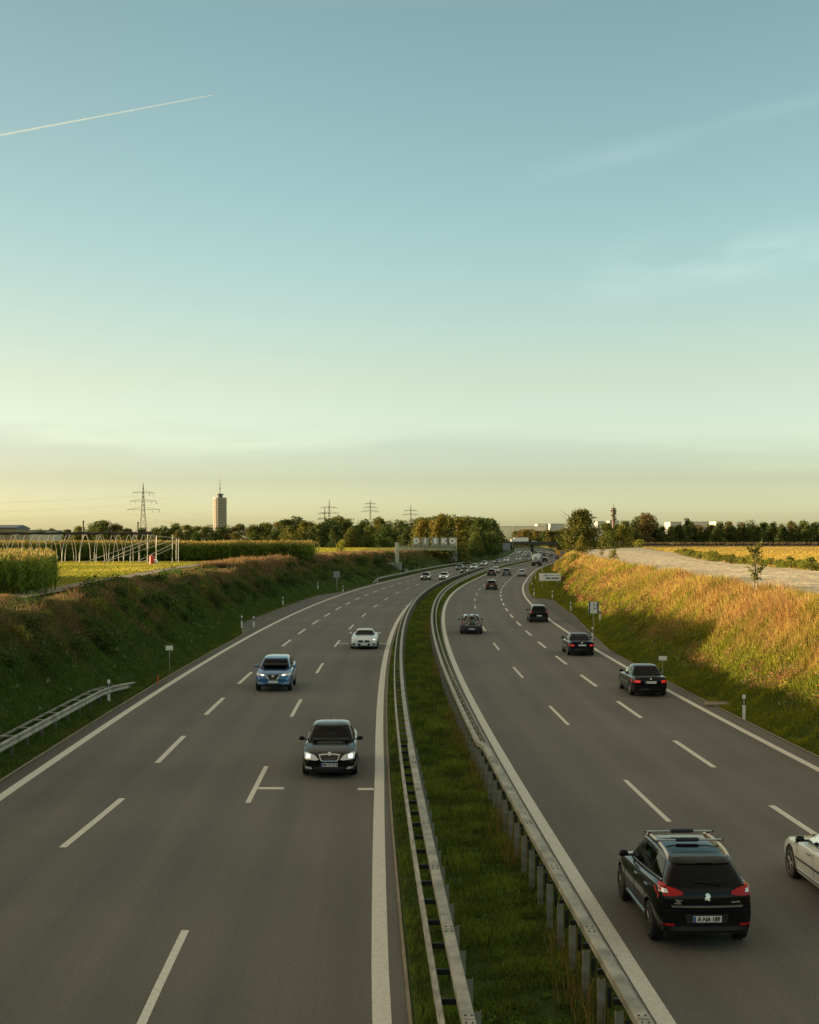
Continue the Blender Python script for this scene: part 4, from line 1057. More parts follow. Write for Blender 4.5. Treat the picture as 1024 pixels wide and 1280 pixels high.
# cabinets at its foot
yc = 288; zc_ = float(gz(-17.5, yc))
t = thing('roadside_cabinet', 'grey double roadside cabinet at the foot of the gantry post', 'cabinet', (pix(493, yc), yc - 1.2, zc_ - .1))
q = MB(); q.box((-.75, 0, .85), (1.6, .8, 1.7)); q.box((.95, 0, .9), (1.5, .7, 1.8)); q.build('body', M_['cabinet'], t, bevel=.03)
q = MB(); q.box((-.75, -.405, .9), (1.3, .02, 1.4)); q.box((.95, -.355, .95), (1.2, .02, 1.5)); q.build('door', plain('cabinet_door', (.25, .25, .22), .5), t, bevel=.01)
q = MB(); q.box((0, 0, .5), (.75, .5, 1.0)); o = tag(q.build('junction_box', M_['cabinet'], None, bevel=.03), 'small pale box standing right of the grey roadside cabinet', 'cabinet'); o.location = (pix(508.3, yc), yc, float(gz(pix(508.3, yc) - Mx(yc), yc)))
# backs of two large signs beyond
def sign_back(label, px0, px1, py0, py1, y, base_py):
    k = y / FOC; xc = pix((px0 + px1) / 2, y); zg = float(gz(xc - Mx(y), y))
    t = thing('direction_sign', label, 'road sign', (xc, y, zg), 0)
    w = (px1 - px0) * k; z1 = pz(py0, y) - zg; z0 = pz(py1, y) - zg
    q = MB(); q.box((0, .08, (z0 + z1) / 2), (w, .05, z1 - z0)); pl = q.build('plate', M_['sign_back'], t)
    r_ = MB()
    for f in (.2, .5, .8): r_.box((0, .04, z0 + (z1 - z0) * f), (w * .97, .03, .07))
    r_.build('stiffener', M_['steel_dull'], pl)
    for dx in (-.32, .32):
        p = MB(); p.box((dx * w, 0, z1 / 2 - .1), (.16, .16, z1 + .2)); p.build('post', M_['steel'], t)
sign_back('blue-grey back of a large road sign on two posts below the letter panels', 557.5, 572, 688.5, 701.5, 390, 706)
sign_back('small distant grey sign back in front of the dark grove near the bridge', 628, 638, 679, 687.5, 620, 693)

# ================================================================ polytunnel frame on the left field
yt0 = 186.0; span = 6.4; hgt = 4.25
x_a, x_b = -76.0, pix(191, yt0 + 3.8)
t = thing('polytunnel_frame', 'bare row of white steel tunnel hoops with rolled dark cover along the ridge', 'tunnel frame', (x_b, yt0, ZL))
hm = MB(); pts = []
for k in range(17):
    a = abs(k - 8) / 8; f_ = 1 - a; pts.append((0, span / 2 + (1 if k > 8 else -1) * span / 2 * (1 - f_ ** 1.35), 1.2 + (hgt - 1.2) * (1 - a ** 1.55)))
pts = [(0, -.08, -.1), (0, -.04, .9)] + pts + [(0, span + .04, .9), (0, span + .08, -.1)]
hm.tube(pts, .038, 6, cap=False); hme = hm.mesh('hoop', True)
tube_m = plain('white_tube', (.46, .44, .38), .5, .2, .15, 3)
xx = x_b; k = 0
while xx > x_a:
    h_ = link_mesh('hoop', hme, tube_m, t); h_.location = (xx - x_b, 0, 0); h_.rotation_euler = (0, R(random.uniform(-1.5, 1.5)), 0); xx -= 2.45; k += 1
rc = MB(); L_ = x_b - x_a; rp = [(-L_ * i / 40 + .2, span / 2 + .1 * math.sin(i * 1.3), hgt + .10 + .05 * math.sin(i * 1.9)) for i in range(41)]
rc.tube(rp, [.20 + .05 * math.sin(i * 2.3) for i in range(41)], 8); rc.build('ridge_cover', plain('dark_foil', (.03, .028, .022), .7), t, True)
br = MB(); e_ = pix(217, yt0 + 1) - x_b
br.tube([(0, 0, 3.35), (-9, -.2, .15)], .05, 6); br.tube([(0, span, 3.5), (-8, span, .15)], .05, 6)
br.tube([(e_, 0, 3.3), (-6.5, -.1, .1)], .045, 6); br.tube([(e_, span * .6, 3.1), (-2.5, span * .6, .1)], .045, 6); br.tube([(e_, .2, 2.3), (-1.0, .2, .1)], .045, 6)
br.tube([(-1.5, span / 2, hgt - .1), (e_, span / 2, hgt - .6)], .045, 6); br.build('brace', tube_m, t, True)
ep = MB()
for (dx, dy, hh) in [(0, 0, 4.2), (1.2, .3, 4.0), (e_, 0, 4.1), (e_ + .3, span * .5, 3.7), (e_ - .6, span, 3.6), (.6, span * .5, 4.0)]: ep = MB(); ep.tube([(dx, dy, -.1), (dx + .05, dy, hh)], .05, 6); ep.build('end_post', tube_m, t, True)
ln = MB()
for z_, y_ in ((2.4, .25), (2.4, span - .25)): ln.tube([(.1, y_, z_), (-L_, y_, z_)], .02, 5)
del ln
t2_ = thing('polytunnel_frame', 'second bare row of tunnel hoops standing behind the one with the rolled cover', 'tunnel frame', (x_b - 3.0, yt0 + 8.2, ZL))
xx = 0.0
while xx > -62:
    h_ = link_mesh('hoop', hme, tube_m, t2_); h_.location = (xx, 0, 0); h_.rotation_euler = (0, R(random.uniform(-2.5, 2.5)), 0); xx -= 2.2
# red drum and white sack by the frame
x_ = pix(190, 178)
t = thing('steel_drum', 'red drum standing on the meadow at the end of the tunnel hoops', 'drum', (x_, 178, ZL))
q = MB(); q.lathe([(.30, 0), (.34, .04), (.34, .38), (.36, .40), (.34, .42), (.34, .78), (.36, .80), (.34, .82), (.34, 1.12), (.28, 1.2), (.12, 1.25)], 18); q.build('body', M_['red'], t, True)
q = MB(); q.lathe([(.08, 1.24), (.08, 1.34), (.03, 1.36)], 10); q.build('cap', M_['black'], t, True)
q = MB(); q.lathe([(.22, 0), (.30, .2), (.27, .55), (.14, .72), (.05, .76)], 12, c=(0, 0, 0)); o = tag(q.build('sack', M_['white'], None, True), 'small pale sack on the grass right of the red drum', 'sack'); o.location = (pix(195, 178.5), 178.5, ZL)

# ================================================================ power pylons
def pylon(label, px, y, py_top, arms, body=1.9, base=6.0, group=None, cable=True, rz=0):
    k = y / FOC; x = pix(px, y); H = pz(py_top, y) - ZL
    t = thing('power_pylon', label, 'pylon', (x, y, ZL), rz, group)
    m = MB(); zs = [0, H * .16, H * .30, H * .42, H * .52, H * .60] + [H * .60 + (H * .33) * i / 5 for i in range(1, 6)]
    wd = lambda z: (base + (body - base) * min(1, z / (H * .60))) / 2 if z < H * .6 else (body + (.5 - body) * ((z - H * .6) / (H * .33))) / 2
    mb = max(.11, .22 * k)
    cor = [(-1, -1), (1, -1), (1, 1), (-1, 1)]
    for a in cor:
        m.tube([(a[0] * wd(z), a[1] * wd(z), z) for z in zs] + [(0, 0, H)], mb, 4)
    for i in range(len(zs) - 1):
        for j in range(4):
            a, b2 = cor[j], cor[(j + 1) % 4]; z0, z1 = zs[i], zs[i + 1]
            m.tube([(a[0] * wd(z0), a[1] * wd(z0), z0), (b2[0] * wd(z1), b2[1] * wd(z1), z1)], mb * .55, 4, cap=False)
            m.tube([(b2[0] * wd(z0), b2[1] * wd(z0), z0), (a[0] * wd(z1), a[1] * wd(z1), z1)], mb * .55, 4, cap=False)
    m.build('mast', M_['steel_dull'], t)
    for (py, half) in arms:
        z = pz(py, y) - ZL; hw = half * k; am = MB()
        for s in (-1, 1):
            for yy_ in (-.5, .5):
                am.tube([(s * wd(z), yy_, z), (s * hw, 0, z)], mb * .75, 4); am.tube([(s * wd(z), yy_, z + hw * .16), (s * hw, 0, z)], mb * .6, 4)
            for f in (.3, .55, .8): am.tube([(s * hw * f, 0, z), (s * hw * f, 0, z + hw * .16 * (1 - f))], mb * .5, 4)
        a_ = am.build('cross_arm', M_['steel_dull'], t)
        ins = MB()
        for s in (-1, 1):
            for f in (.99, .58): ins.tube([(s * hw * f, 0, z), (s * hw * f, 0, z - 2.0)], .13 + .05 * k, 5)
        ins.build('insulator', M_['black'], a_)
    return t, x, y, H
T1, x1, y1_, H1 = pylon('large lattice power pylon with three cross arms left of the round tower', 179, 900, 603, [(616, 13.5), (626.5, 17), (637, 20.5)])
T2, x2, y2_, H2 = pylon('distant pylon with two visible arms, right one of the overlapping pair', 411.5, 1500, 624.5, [(634.5, 10), (641.5, 12.5), (648, 14)])
pylon('distant pylon half hidden behind the other of the overlapping pair', 406, 1900, 634, [(641.8, 8), (649, 9.5)])
T3, x3, y3_, H3 = pylon('distant pylon with three arms between the overlapping pair and the grove', 463, 1600, 624.5, [(629.5, 7), (634.2, 8.5), (639, 10.5)])
pylon('farthest pylon, just left of the grove above the gantry post', 513.5, 1800, 630.5, [(638.2, 8.5), (643.2, 10)])
def cables(label, xa, ya, arms_a, xb, yb, arms_b, group='overhead power lines'):
    c = MB()
    for (pa, ha), (pb, hb) in zip(arms_a, arms_b):
        for s in (-1, 1):
            for f in (.99,):
                A = Vector((xa + s * ha * ya / FOC * f, ya, pz(pa, ya) - 2)); B = Vector((xb + s * hb * yb / FOC * f, yb, pz(pb, yb) - 2)); n = 18
                sag = (B - A).length * .022
                c.tube([A.lerp(B, i / n) - Vector((0, 0, sag * 4 * (i / n) * (1 - i / n))) for i in range(n + 1)], .016, 4, cap=False)
    return tag(c.build('power_cable', M_['steel_dull']), label, 'power lines')
A1 = [(616, 13.5), (626.5, 17), (637, 20.5)]
cables('thin power lines sagging from the large lattice pylon out past the left edge', x1, 900, A1, x1 - 340, 760, [(603, 15), (616, 20), (629, 24)])
cables('thin power lines running from the large lattice pylon towards the distant pylons', x1, 900, A1, x2, 1500, [(634.5, 10), (641.5, 12.5), (648, 14)])

# ================================================================ towers and buildings far off
yh = 2500; kh = yh / FOC
t = thing('tower_block', 'round tan high-rise tower with tall antenna rising above the left treeline', 'tower', (pix(275, yh), yh, ZL))
Rr_ = 8.4 * kh; zt = pz(623.5, yh) - ZL
tm, nt_, bb = nmat('tower_concrete'); tcn = add(nt_, 'ShaderNodeTexCoord')
wv = add(nt_, 'ShaderNodeTexWave', wave_type='BANDS', bands_direction='Z', Scale=.105, Distortion=0); nt_.links.new(tcn.outputs['Object'], wv.inputs['Vector'])
rp = add(nt_, 'ShaderNodeValToRGB'); rp.color_ramp.elements[0].position = .35; rp.color_ramp.elements[0].color = (.15, .135, .11, 1); rp.color_ramp.elements[1].position = .6; rp.color_ramp.elements[1].color = (.31, .285, .235, 1)
nt_.links.new(wv.outputs['Fac'], rp.inputs['Fac']); nt_.links.new(rp.outputs[0], bb.inputs['Base Color']); bb.inputs['Roughness'].default_value = .8
m = MB(); n = 84; prof = []
vs_ = []; 
for z_ in (0, zt):
    for i in range(n):
        a = 2 * PI * i / n; r_ = Rr_ * (.955 + .045 * abs(math.sin(a * 8.5)) ** .6); vs_.append((r_ * math.cos(a), r_ * math.sin(a), z_))
m.add(vs_, [(i, (i + 1) % n, n + (i + 1) % n, n + i) for i in range(n)] + [tuple(n + i for i in range(n))]); m.build('shaft', tm, t)
m = MB(); m.lathe([(Rr_ * .99, zt), (Rr_ * .99, zt + 2.2), (Rr_ * .90, zt + 2.4)], 40); m.build('parapet', M_['cabinet'], t)
z2 = pz(619, yh) - ZL
m = MB(); m.lathe([(Rr_ * .42, zt + 2.4), (Rr_ * .40, z2), (Rr_ * .55, z2 + .5), (Rr_ * .55, z2 + 2.5), (Rr_ * .2, z2 + 3)], 24); m.build('roof_house', M_['steel_dull'], t)
m = MB(); z3 = pz(597.5, yh) - ZL; m.tube([(0, 0, z2), (0, 0, z2 + (z3 - z2) * .5), (0, 0, z2 + (z3 - z2) * .52), (0, 0, z3)], [.95, .8, .5, .3], 8)
m.lathe([(.4, z2 + 12), (1.5, z2 + 12.5), (1.5, z2 + 14), (.4, z2 + 14.5)], 10); m.lathe([(.4, z2 + 20), (1.2, z2 + 20.5), (1.2, z2 + 21.5), (.4, z2 + 22)], 10); m.build('antenna', plain('antenna_paint', (.22, .15, .10), .7), t)
# reddish radio mast on the right
yr = 1500; kr = yr / FOC
t = thing('radio_mast', 'slim reddish radio mast with drum platforms above the right treeline', 'radio mast', (pix(767, yr), yr, ZR))
mm_ = plain('mast_red', (.13, .085, .06), .7); zt = pz(636, yr) - ZR; z0 = pz(652, yr) - ZR
m = MB(); m.tube([(0, 0, 0), (0, 0, zt)], 1.7, 10); m.build('shaft', mm_, t)
for f in (.0, .35, .7, 1.0):
    z_ = z0 + (zt - z0) * f + (2 if f == 0 else 0); m = MB(); m.lathe([(1.7, z_ - .6), (3.4 - f * .4, z_), (3.4 - f * .4, z_ + .9), (1.7, z_ + 1)], 16); m.build('platform', M_['steel_dull'], t)
for f, a in ((.2, 0.3), (.5, 2.5), (.6, -.6), (.85, .5), (.85, 3.4)):
    m = MB(); m.lathe([(0.05, -.5), (1.0, -.3), (1.2, .2)], 12, 'y', (2.6 * math.cos(a), -1.5, z0 + (zt - z0) * f)); m.build('dish', M_['steel_dull'], t)
m = MB(); m.tube([(0, 0, zt), (0, 0, pz(629.5, yr) - ZR)], [.5, .25], 6); m.build('antenna', mm_, t)
def block(name, label, px0, px1, py_top, y, depth, mat, roof=None, win=0, py_bot=None, cat='building', group=None):
    k = y / FOC; x0, x1 = pix(px0, y), pix(px1, y); zb = ZR; h = pz(py_top, y) - zb
    t = thing(name, label, cat, ((x0 + x1) / 2, y + depth / 2, zb), 0, group)
    w = x1 - x0
    q = MB(); q.box((0, 0, h / 2), (w, depth, h)); q.build('wall', mat, t)
    q = MB(); q.box((0, 0, h + .25), (w + .6, depth + .6, .5)); q.build('roof', roof or M_['cabinet'], t)
    if win:
        q = MB()
        for i in range(win): q.box((-w / 2 + w * (i + .5) / win, -depth / 2 - .03, h * .75), (w / win * .55, .06, h * .13))
        q.build('window', M_['black'], t)['kind'] = 'stuff'
    return t
cream = plain('cream_wall', (.80, .72, .52), .7, 0, .06, .05); whitew = plain('white_wall', (.44, .44, .40), .7, 0, .05, .05); bluish = plain('slate_roof', (.10, .11, .14), .6, 0, .1, .2)
block('factory_hall', 'long low cream factory hall behind the bridge', 622, 683.5, 658.2, 1750, 60, cream, whitew, 0)
block('factory_hall', 'white flat-roofed hall rising over the cream hall', 672, 683, 655, 1830, 40, whitew, M_['cabinet'], 0)
block('factory_hall', 'white hall with grey roof half hidden by the largest round tree', 688, 706, 655, 1800, 50, whitew, M_['sign_back'], 0)
block('office_block', 'pale block just right of the largest round tree', 747, 756, 652, 1800, 30, whitew, M_['cabinet'], 0)
block('office_block', 'small white block above the right treeline under the radio mast', 762, 774, 651, 1850, 30, whitew, M_['cabinet'], 0)
block('warehouse', 'white warehouse end showing between the right treeline tops, left one', 838, 852, 652.6, 1800, 40, whitew, M_['cabinet'], 0)
block('warehouse', 'wide white warehouse showing over the right treeline tops, middle one', 864, 890, 652.4, 1850, 40, whitew, M_['cabinet'], 0)
block('warehouse', 'white warehouse showing over the right treeline, rightmost one', 895, 904, 652.2, 1800, 40, cream, M_['cabinet'], 0)
t = block('barn', 'barn with blue-grey roof at the far left above the tunnel ridge', -12, 20, 661, 560, 20, plain('tan_wall', (.24, .19, .12), .8), bluish, 5)
k = 560 / FOC; q = MB(); w = 33 * k; h = pz(661, 560) - ZR; hr_ = 5.2 * k
q.add([(-w / 2, -11, h + .5), (w / 2, -11, h + .5), (w / 2, 11, h + .5), (-w / 2, 11, h + .5), (-w / 2, 0, h + hr_), (w / 2, 0, h + hr_)], [(0, 1, 5, 4), (2, 3, 4, 5), (0, 4, 3), (1, 2, 5), (0, 3, 2, 1)]); q.build('roof', bluish, t)
block('shed', 'long low grey shed right of the blue-grey barn behind the tunnel ridge', 24, 66, 664, 600, 15, whitew, bluish, 0)
def chimney(label, px, py, y):
    t = thing('chimney', label, 'chimney', (pix(px, y), y, ZL)); h = pz(py, y) - ZL
    q = MB(); q.tube([(0, 0, 0), (0, 0, h)], [.55, .42], 10); q.build('shaft', M_['steel_dull'], t, True); q = MB(); q.lathe([(.42, h - .6), (.6, h - .5), (.6, h), (.4, h + .1)], 10); q.build('cap', M_['black'], t)
chimney('thin dark chimney left of the broad tree in the left treeline', 104, 651, 640); chimney('thin dark chimney just left of the large lattice pylon', 172.3, 652.5, 660)

# ================================================================ road bridge at the end of the straight
yb0 = 850.0; kb = yb0 / FOC
xb0, xb1 = pix(634, yb0), pix(697, yb0)
t = thing('road_bridge', 'flat concrete bridge crossing over both carriageways far ahead', 'bridge', ((xb0 + xb1) / 2, yb0, 0)); wb = xb1 - xb0 + 60
conc = plain('bridge_concrete', (.06, .055, .048), .8, 0, .2, .4)
zd0, zd1 = pz(681, yb0), pz(678.8, yb0)
q = MB(); q.box((0, 7, (zd0 + zd1) / 2), (wb, 14, zd1 - zd0)); q.build('deck', conc, t)
q = MB(); q.box((0, .05, zd1 + .45), (wb, .3, .9)); q.box((0, 13.9, zd1 + .45), (wb, .3, .9)); q.build('parapet', conc, t)
q = MB()
for i in range(7): q.tube([(0.6, 1.5 + i * 1.8, -.2), (0.6, 1.5 + i * 1.8, zd0 + .1)], .45, 10)
q.build('pier', conc, t)
for s in (-1, 1):
    q = MB(); q.box((s * (17 + 8), 7, zd0 / 2), (16, 13.6, zd0)); q.build('abutment', conc, t)
t = thing('box_truck', 'white lorry crossing the far bridge on the left', 'truck', (pix(651.5, yb0 + 4), yb0 + 4, zd1))
q = MB(); q.box((0, 0, 2.3), (9.5, 2.4, 2.6)); q.build('cargo_box', M_['white'], t, bevel=.05)
q = MB(); q.box((-5.8, 0, 1.7), (1.9, 2.3, 2.2)); q.build('cab', M_['white'], t, bevel=.15)
q = MB(); 
for x_ in (-5.6, 2.6, 3.8):
    for y_ in (-1, 1): q.lathe([(.2, -.14), (.5, -.14), (.5, .14), (.2, .14)], 14, 'y', (x_, y_, .5))
q.build('wheel', M_['rubber'], t)
t = thing('lamp_mast', 'tall thin lamp mast in front of the left end of the far bridge', 'lamp post', (pix(641, 760), 760, 3.5)); hh = pz(658, 760) - 3.5
q = MB(); q.tube([(0, 0, 0), (0, 0, hh)], [.14, .09], 8); q.build('pole', M_['cabinet'], t, True); q = MB(); q.box((0, -.5, hh), (.3, 1.2, .15)); q.build('lamp_head', M_['cabinet'], t)

# ================================================================ contrail, high up
yc_ = 9000.0; A = Vector((pix(-40, yc_), yc_, pz(176.5, yc_))); B = Vector((pix(252, yc_), yc_ + 500, pz(118.5, yc_) + 170)); n = 60
ctm, nt_, bb = nmat('contrail_ice'); bb.inputs['Base Color'].default_value = (.62, .76, .90, 1); bb.inputs['Roughness'].default_value = 1
tr = add(nt_, 'ShaderNodeBsdfTransparent'); mx = add(nt_, 'ShaderNodeMixShader'); lw = add(nt_, 'ShaderNodeLayerWeight', Blend=.5)
mr_ = add(nt_, 'ShaderNodeMapRange'); mr_.inputs['To Min'].default_value = .62; mr_.inputs['To Max'].default_value = 1.0
nt_.links.new(lw.outputs['Facing'], mr_.inputs['Value']); nt_.links.new(mr_.outputs[0], mx.inputs[0]); tl_ = add(nt_, 'ShaderNodeBsdfTranslucent'); tl_.inputs['Color'].default_value = (.62, .76, .90, 1); m2_ = add(nt_, 'ShaderNodeMixShader'); m2_.inputs[0].default_value = .45; nt_.links.new(bb.outputs[0], m2_.inputs[1]); nt_.links.new(tl_.outputs[0], m2_.inputs[2]); nt_.links.new(m2_.outputs[0], mx.inputs[1]); nt_.links.new(tr.outputs[0], mx.inputs[2]); nt_.links.new(mx.outputs[0], nt_.nodes['Material Output'].inputs['Surface'])
q = MB(); q.tube([A.lerp(B, i / n) for i in range(n + 1)], [9.0 * (1.25 - .9 * i / n) for i in range(n + 1)], 10)
tag(q.build('contrail', ctm, None, True), 'thin white aircraft condensation trail slanting up in the upper left sky', 'contrail')
# ================================================================ vehicles
def paint(name, c, metal=0.0, rough=.28, coat=1.0):
    m, nt, b = nmat(name)
    b.inputs['Base Color'].default_value = (*c, 1); b.inputs['Metallic'].default_value = metal; b.inputs['Roughness'].default_value = rough
    b.inputs['Coat Weight'].default_value = coat; b.inputs['Coat Roughness'].default_value = .03; b.inputs['Specular IOR Level'].default_value = .06 if metal == 0 else .4; b.inputs['Coat IOR'].default_value = 1.28 if metal == 0 else 1.45
    tcn = add(nt, 'ShaderNodeTexCoord'); nz = add(nt, 'ShaderNodeTexNoise', Scale=3.0, Detail=5); nt.links.new(tcn.outputs['Object'], nz.inputs['Vector'])
    mr = add(nt, 'ShaderNodeMapRange'); mr.inputs['To Min'].default_value = rough * .8; mr.inputs['To Max'].default_value = rough * 1.35
    nt.links.new(nz.outputs['Fac'], mr.inputs['Value']); nt.links.new(mr.outputs[0], b.inputs['Roughness'])
    return m
PT = dict(black=paint('black_paint', (.006, .006, .007)), deepblue=paint('dark_blue_paint', (.008, .010, .016)), white=paint('white_paint', (.62, .67, .66), 0, .35),
          blue=paint('blue_paint', (.035, .16, .36), .35, .3), silver=paint('silver_paint', (.48, .51, .50), .6, .32), grey=paint('grey_paint', (.12, .12, .115), .5, .32),
          red=paint('dark_red_paint', (.055, .012, .010), .2, .3), bluegrey=paint('blue_grey_paint', (.05, .065, .09), .4, .3), greenish=paint('dark_green_paint', (.012, .02, .016), .2, .3), champagne=paint('champagne_paint', (.62, .64, .60), .2, .34))
GLASS = paint('car_glass', (.003, .004, .004), 0, .05, .28)
def glass_view():
    m, nt, b = nmat('window_glass'); nt.nodes.remove(b)
    tr = add(nt, 'ShaderNodeBsdfTransparent'); tr.inputs['Color'].default_value = (.34, .37, .35, 1)
    gl = add(nt, 'ShaderNodeBsdfGlossy', Roughness=.03); fr = add(nt, 'ShaderNodeFresnel', IOR=1.36); mx = add(nt, 'ShaderNodeMixShader')
    nz = add(nt, 'ShaderNodeTexNoise', Scale=1.5); bp = add(nt, 'ShaderNodeBump', Strength=.02); nt.links.new(nz.outputs['Fac'], bp.inputs['Height']); nt.links.new(bp.outputs[0], gl.inputs['Normal'])
    nt.links.new(fr.outputs[0], mx.inputs[0]); nt.links.new(tr.outputs[0], mx.inputs[1]); nt.links.new(gl.outputs[0], mx.inputs[2]); nt.links.new(mx.outputs[0], nt.nodes['Material Output'].inputs['Surface'])
    return m
GLASSV = glass_view(); SEATM = plain('seat_fabric', (.035, .033, .03), .9, 0, .2, 20)
CHROME = plain('chrome', (.62, .61, .56), .18, .95, .04, 3)
TRIM = plain('black_trim', (.010, .010, .010), .5, 0, .15, 8)
SOFT = plain('soft_top_fabric', (.014, .014, .017), .9, 0, .2, 20)
ALLOY = plain('alloy', (.42, .41, .37), .32, .8, .1, 5); ALLOYD = plain('dark_alloy', (.24, .235, .22), .35, .8, .1, 5)
TAIL = paint('tail_lamp_red', (.42, .012, .010), 0, .15); TAILON = emit('tail_lamp_lit', (1, .05, .03), .16, (.4, .02, .015))
LENS = paint('lamp_lens', (.62, .64, .62), .35, .12); HEADON = emit('headlamp_lit', (1, .97, .86), .55, (.7, .7, .66))
AMBER = paint('amber_lens', (.5, .16, .02), 0, .2); PLATEW = plain('plate_white', (.68, .68, .64), .4, 0, .03, 6); PLATEB = plain('plate_blue', (.02, .07, .30), .4)
INK = plain('ink', (.01, .01, .01), .5)

def subsurf_mesh(mb, lev, cutters=None):
    me = mb.mesh('tmp', True); o = bpy.data.objects.new('tmp', me); COL.objects.link(o)
    s = o.modifiers.new('s', 'SUBSURF'); s.levels = lev; s.render_levels = lev
    cs = []
    for c in cutters or []:
        co = bpy.data.objects.new('cut', c); COL.objects.link(co); cs.append(co)
        bm_ = o.modifiers.new('b', 'BOOLEAN'); bm_.object = co; bm_.operation = 'DIFFERENCE'; bm_.solver = 'EXACT'
    bpy.context.view_layer.update()
    r_ = bpy.data.meshes.new_from_object(o.evaluated_get(bpy.context.evaluated_depsgraph_get()))
    bpy.data.objects.remove(o)
    for c in cs: bpy.data.objects.remove(c)
    return r_
def car_shell(S, lev):
    L, Wd, H = S['L'], S['W'], S['H']; hl = L / 2
    us = sorted(set([-1, -.985, -.96, -.92, -.85, -.76, -.66, -.55, -.42, -.28, -.14, 0, .14, .28, .42, .55, .66, .76, .85, .92, .96, .985, 1]))
    mb = MB(); rings = []
    ty_ = [p[0] for p in S['top']]; tz_ = [p[1] for p in S['top']]
    for u in us:
        y = u * hl; zt = float(np.interp(y, ty_, tz_)); a = S.get('nose', .2) if u > 0 else S.get('tail', .13)
        w = Wd / 2 * (1 - a * abs(u) ** 7); zb = S['zb'] + .10 * abs(u) ** 10
        cr = S.get('crown', .03); d = zt - zb
        half = [(0, zt + cr), (.45 * w, zt + cr * .8), (.76 * w, zt + cr * .25), (.90 * w, zt - .012), (.965 * w, zt - .07), (1.0 * w, zb + d * .62), (.995 * w, zb + d * .40), (.965 * w, zb + d * .16), (.93 * w, zb + .02), (.84 * w, zb), (0, zb)]
        yb = [0] * 11
        ring = [(x, y, z) for x, z in half] + [(-x, y, z) for x, z in half[-2:0:-1]]
        # bow the ends in plan: centre line further out than the corners
        bow = S.get('bow', .10) * max(0, (abs(u) - .8) / .2) ** 1.5
        sg = 1 if u > 0 else -1
        ring = [(x, yy - sg * bow * (abs(x) / (Wd / 2)) ** 2.2, z) for x, yy, z in ring]
        rings.append(ring)
    n = len(rings[0]); vs = [v for r_ in rings for v in r_]; fs = []
    for i in range(len(rings) - 1):
        for k in range(n): fs.append((i * n + k, i * n + (k + 1) % n, (i + 1) * n + (k + 1) % n, (i + 1) * n + k))
    fs += [tuple(range(n)), tuple((len(rings) - 1) * n + k for k in range(n))]
    mb.add(vs, fs)
    cut = []
    for ya in (S['fa'], S['ra']):
        for s in (-1, 1):
            c = MB(); rr = S['wr'] * 1.12
            xi = Wd / 2 - .30; xo = Wd / 2 + .3
            if s < 0: xi, xo = -xo, -xi
            c.lathe([(rr, xi), (rr, xo)], 28, 'x', (0, ya, S['wr'] * 1.03)); cut.append(c.mesh('c'))
    low = subsurf_mesh(mb, lev, cut)
    # greenhouse
    zbelt = lambda y: float(np.interp(y, ty_, tz_))
    def ring(yf, yr, hf, hr, bf, br):
        p = [(t * hf, yf - bf * t * t) for t in np.linspace(-.93, .93, 9)]
        for s in np.linspace(0, 1, 11): p.append(((hf + (hr - hf) * s) * (1 + .035 * math.sin(PI * s)), (yf - bf - .06) * (1 - s) + (yr + br + .06) * s))
        p += [(-t * hr, yr + br * t * t) for t in np.linspace(-.93, .93, 9)]
        for s in np.linspace(0, 1, 11): p.append((-(hr + (hf - hr) * s) * (1 + .035 * math.sin(PI * s)), (yr + br + .06) * (1 - s) + (yf - bf - .06) * s))
        return p
    g = S['gh']
    r0 = ring(g['yf'], g['yr'], g['hwf'], g['hwr'], g.get('bf', .22), g.get('br', .12)); r1 = ring(g['rf'], g['rr'], g['rhf'], g['rhr'], .10, g.get('rbr', .06))
    cx = (g['rf'] + g['rr']) / 2; hlr = (g['rf'] - g['rr']) / 2
    mb = MB(); vs = []; n = len(r0)
    for v in (0, .12, .4, .7, .93):
        for (a, b_) in zip(r0, r1):
            bul = .025 * math.sin(PI * v); k = 1 + bul
            x = (a[0] + (b_[0] - a[0]) * v) * k; y = a[1] + (b_[1] - a[1]) * v
            z0 = zbelt(a[1]) - .05; z1 = H - .075 - .05 * ((b_[1] - cx) / hlr) ** 2 * g.get('arc', 1)
            vs.append((x, y, z0 + (z1 - z0) * v))
    for sc_, dz in ((.99, -.055), (.93, -.03), (.72, -.01), (.38, 0)):
        for b_ in r1:
            y = cx + (b_[1] - cx) * (sc_ if sc_ < .95 else .99); vs.append((b_[0] * sc_, y, H + dz - .05 * ((y - cx) / hlr) ** 2 * g.get('arc', 1)))
    m = 9; fs = []
    for i in range(m - 1):
        for k in range(n): fs.append((i * n + k, i * n + (k + 1) % n, (i + 1) * n + (k + 1) % n, (i + 1) * n + k))
    fs += [tuple(range(n)), tuple((m - 1) * n + k for k in range(n))]
    mb.add(vs, fs); gre = subsurf_mesh(mb, lev)
    return low, gre
AX = {'front': Vector((0, -1, 0)), 'rear': Vector((0, 1, 0)), 'left': Vector((1, 0, 0)), 'right': Vector((-1, 0, 0)), 'top': Vector((0, 0, -1))}
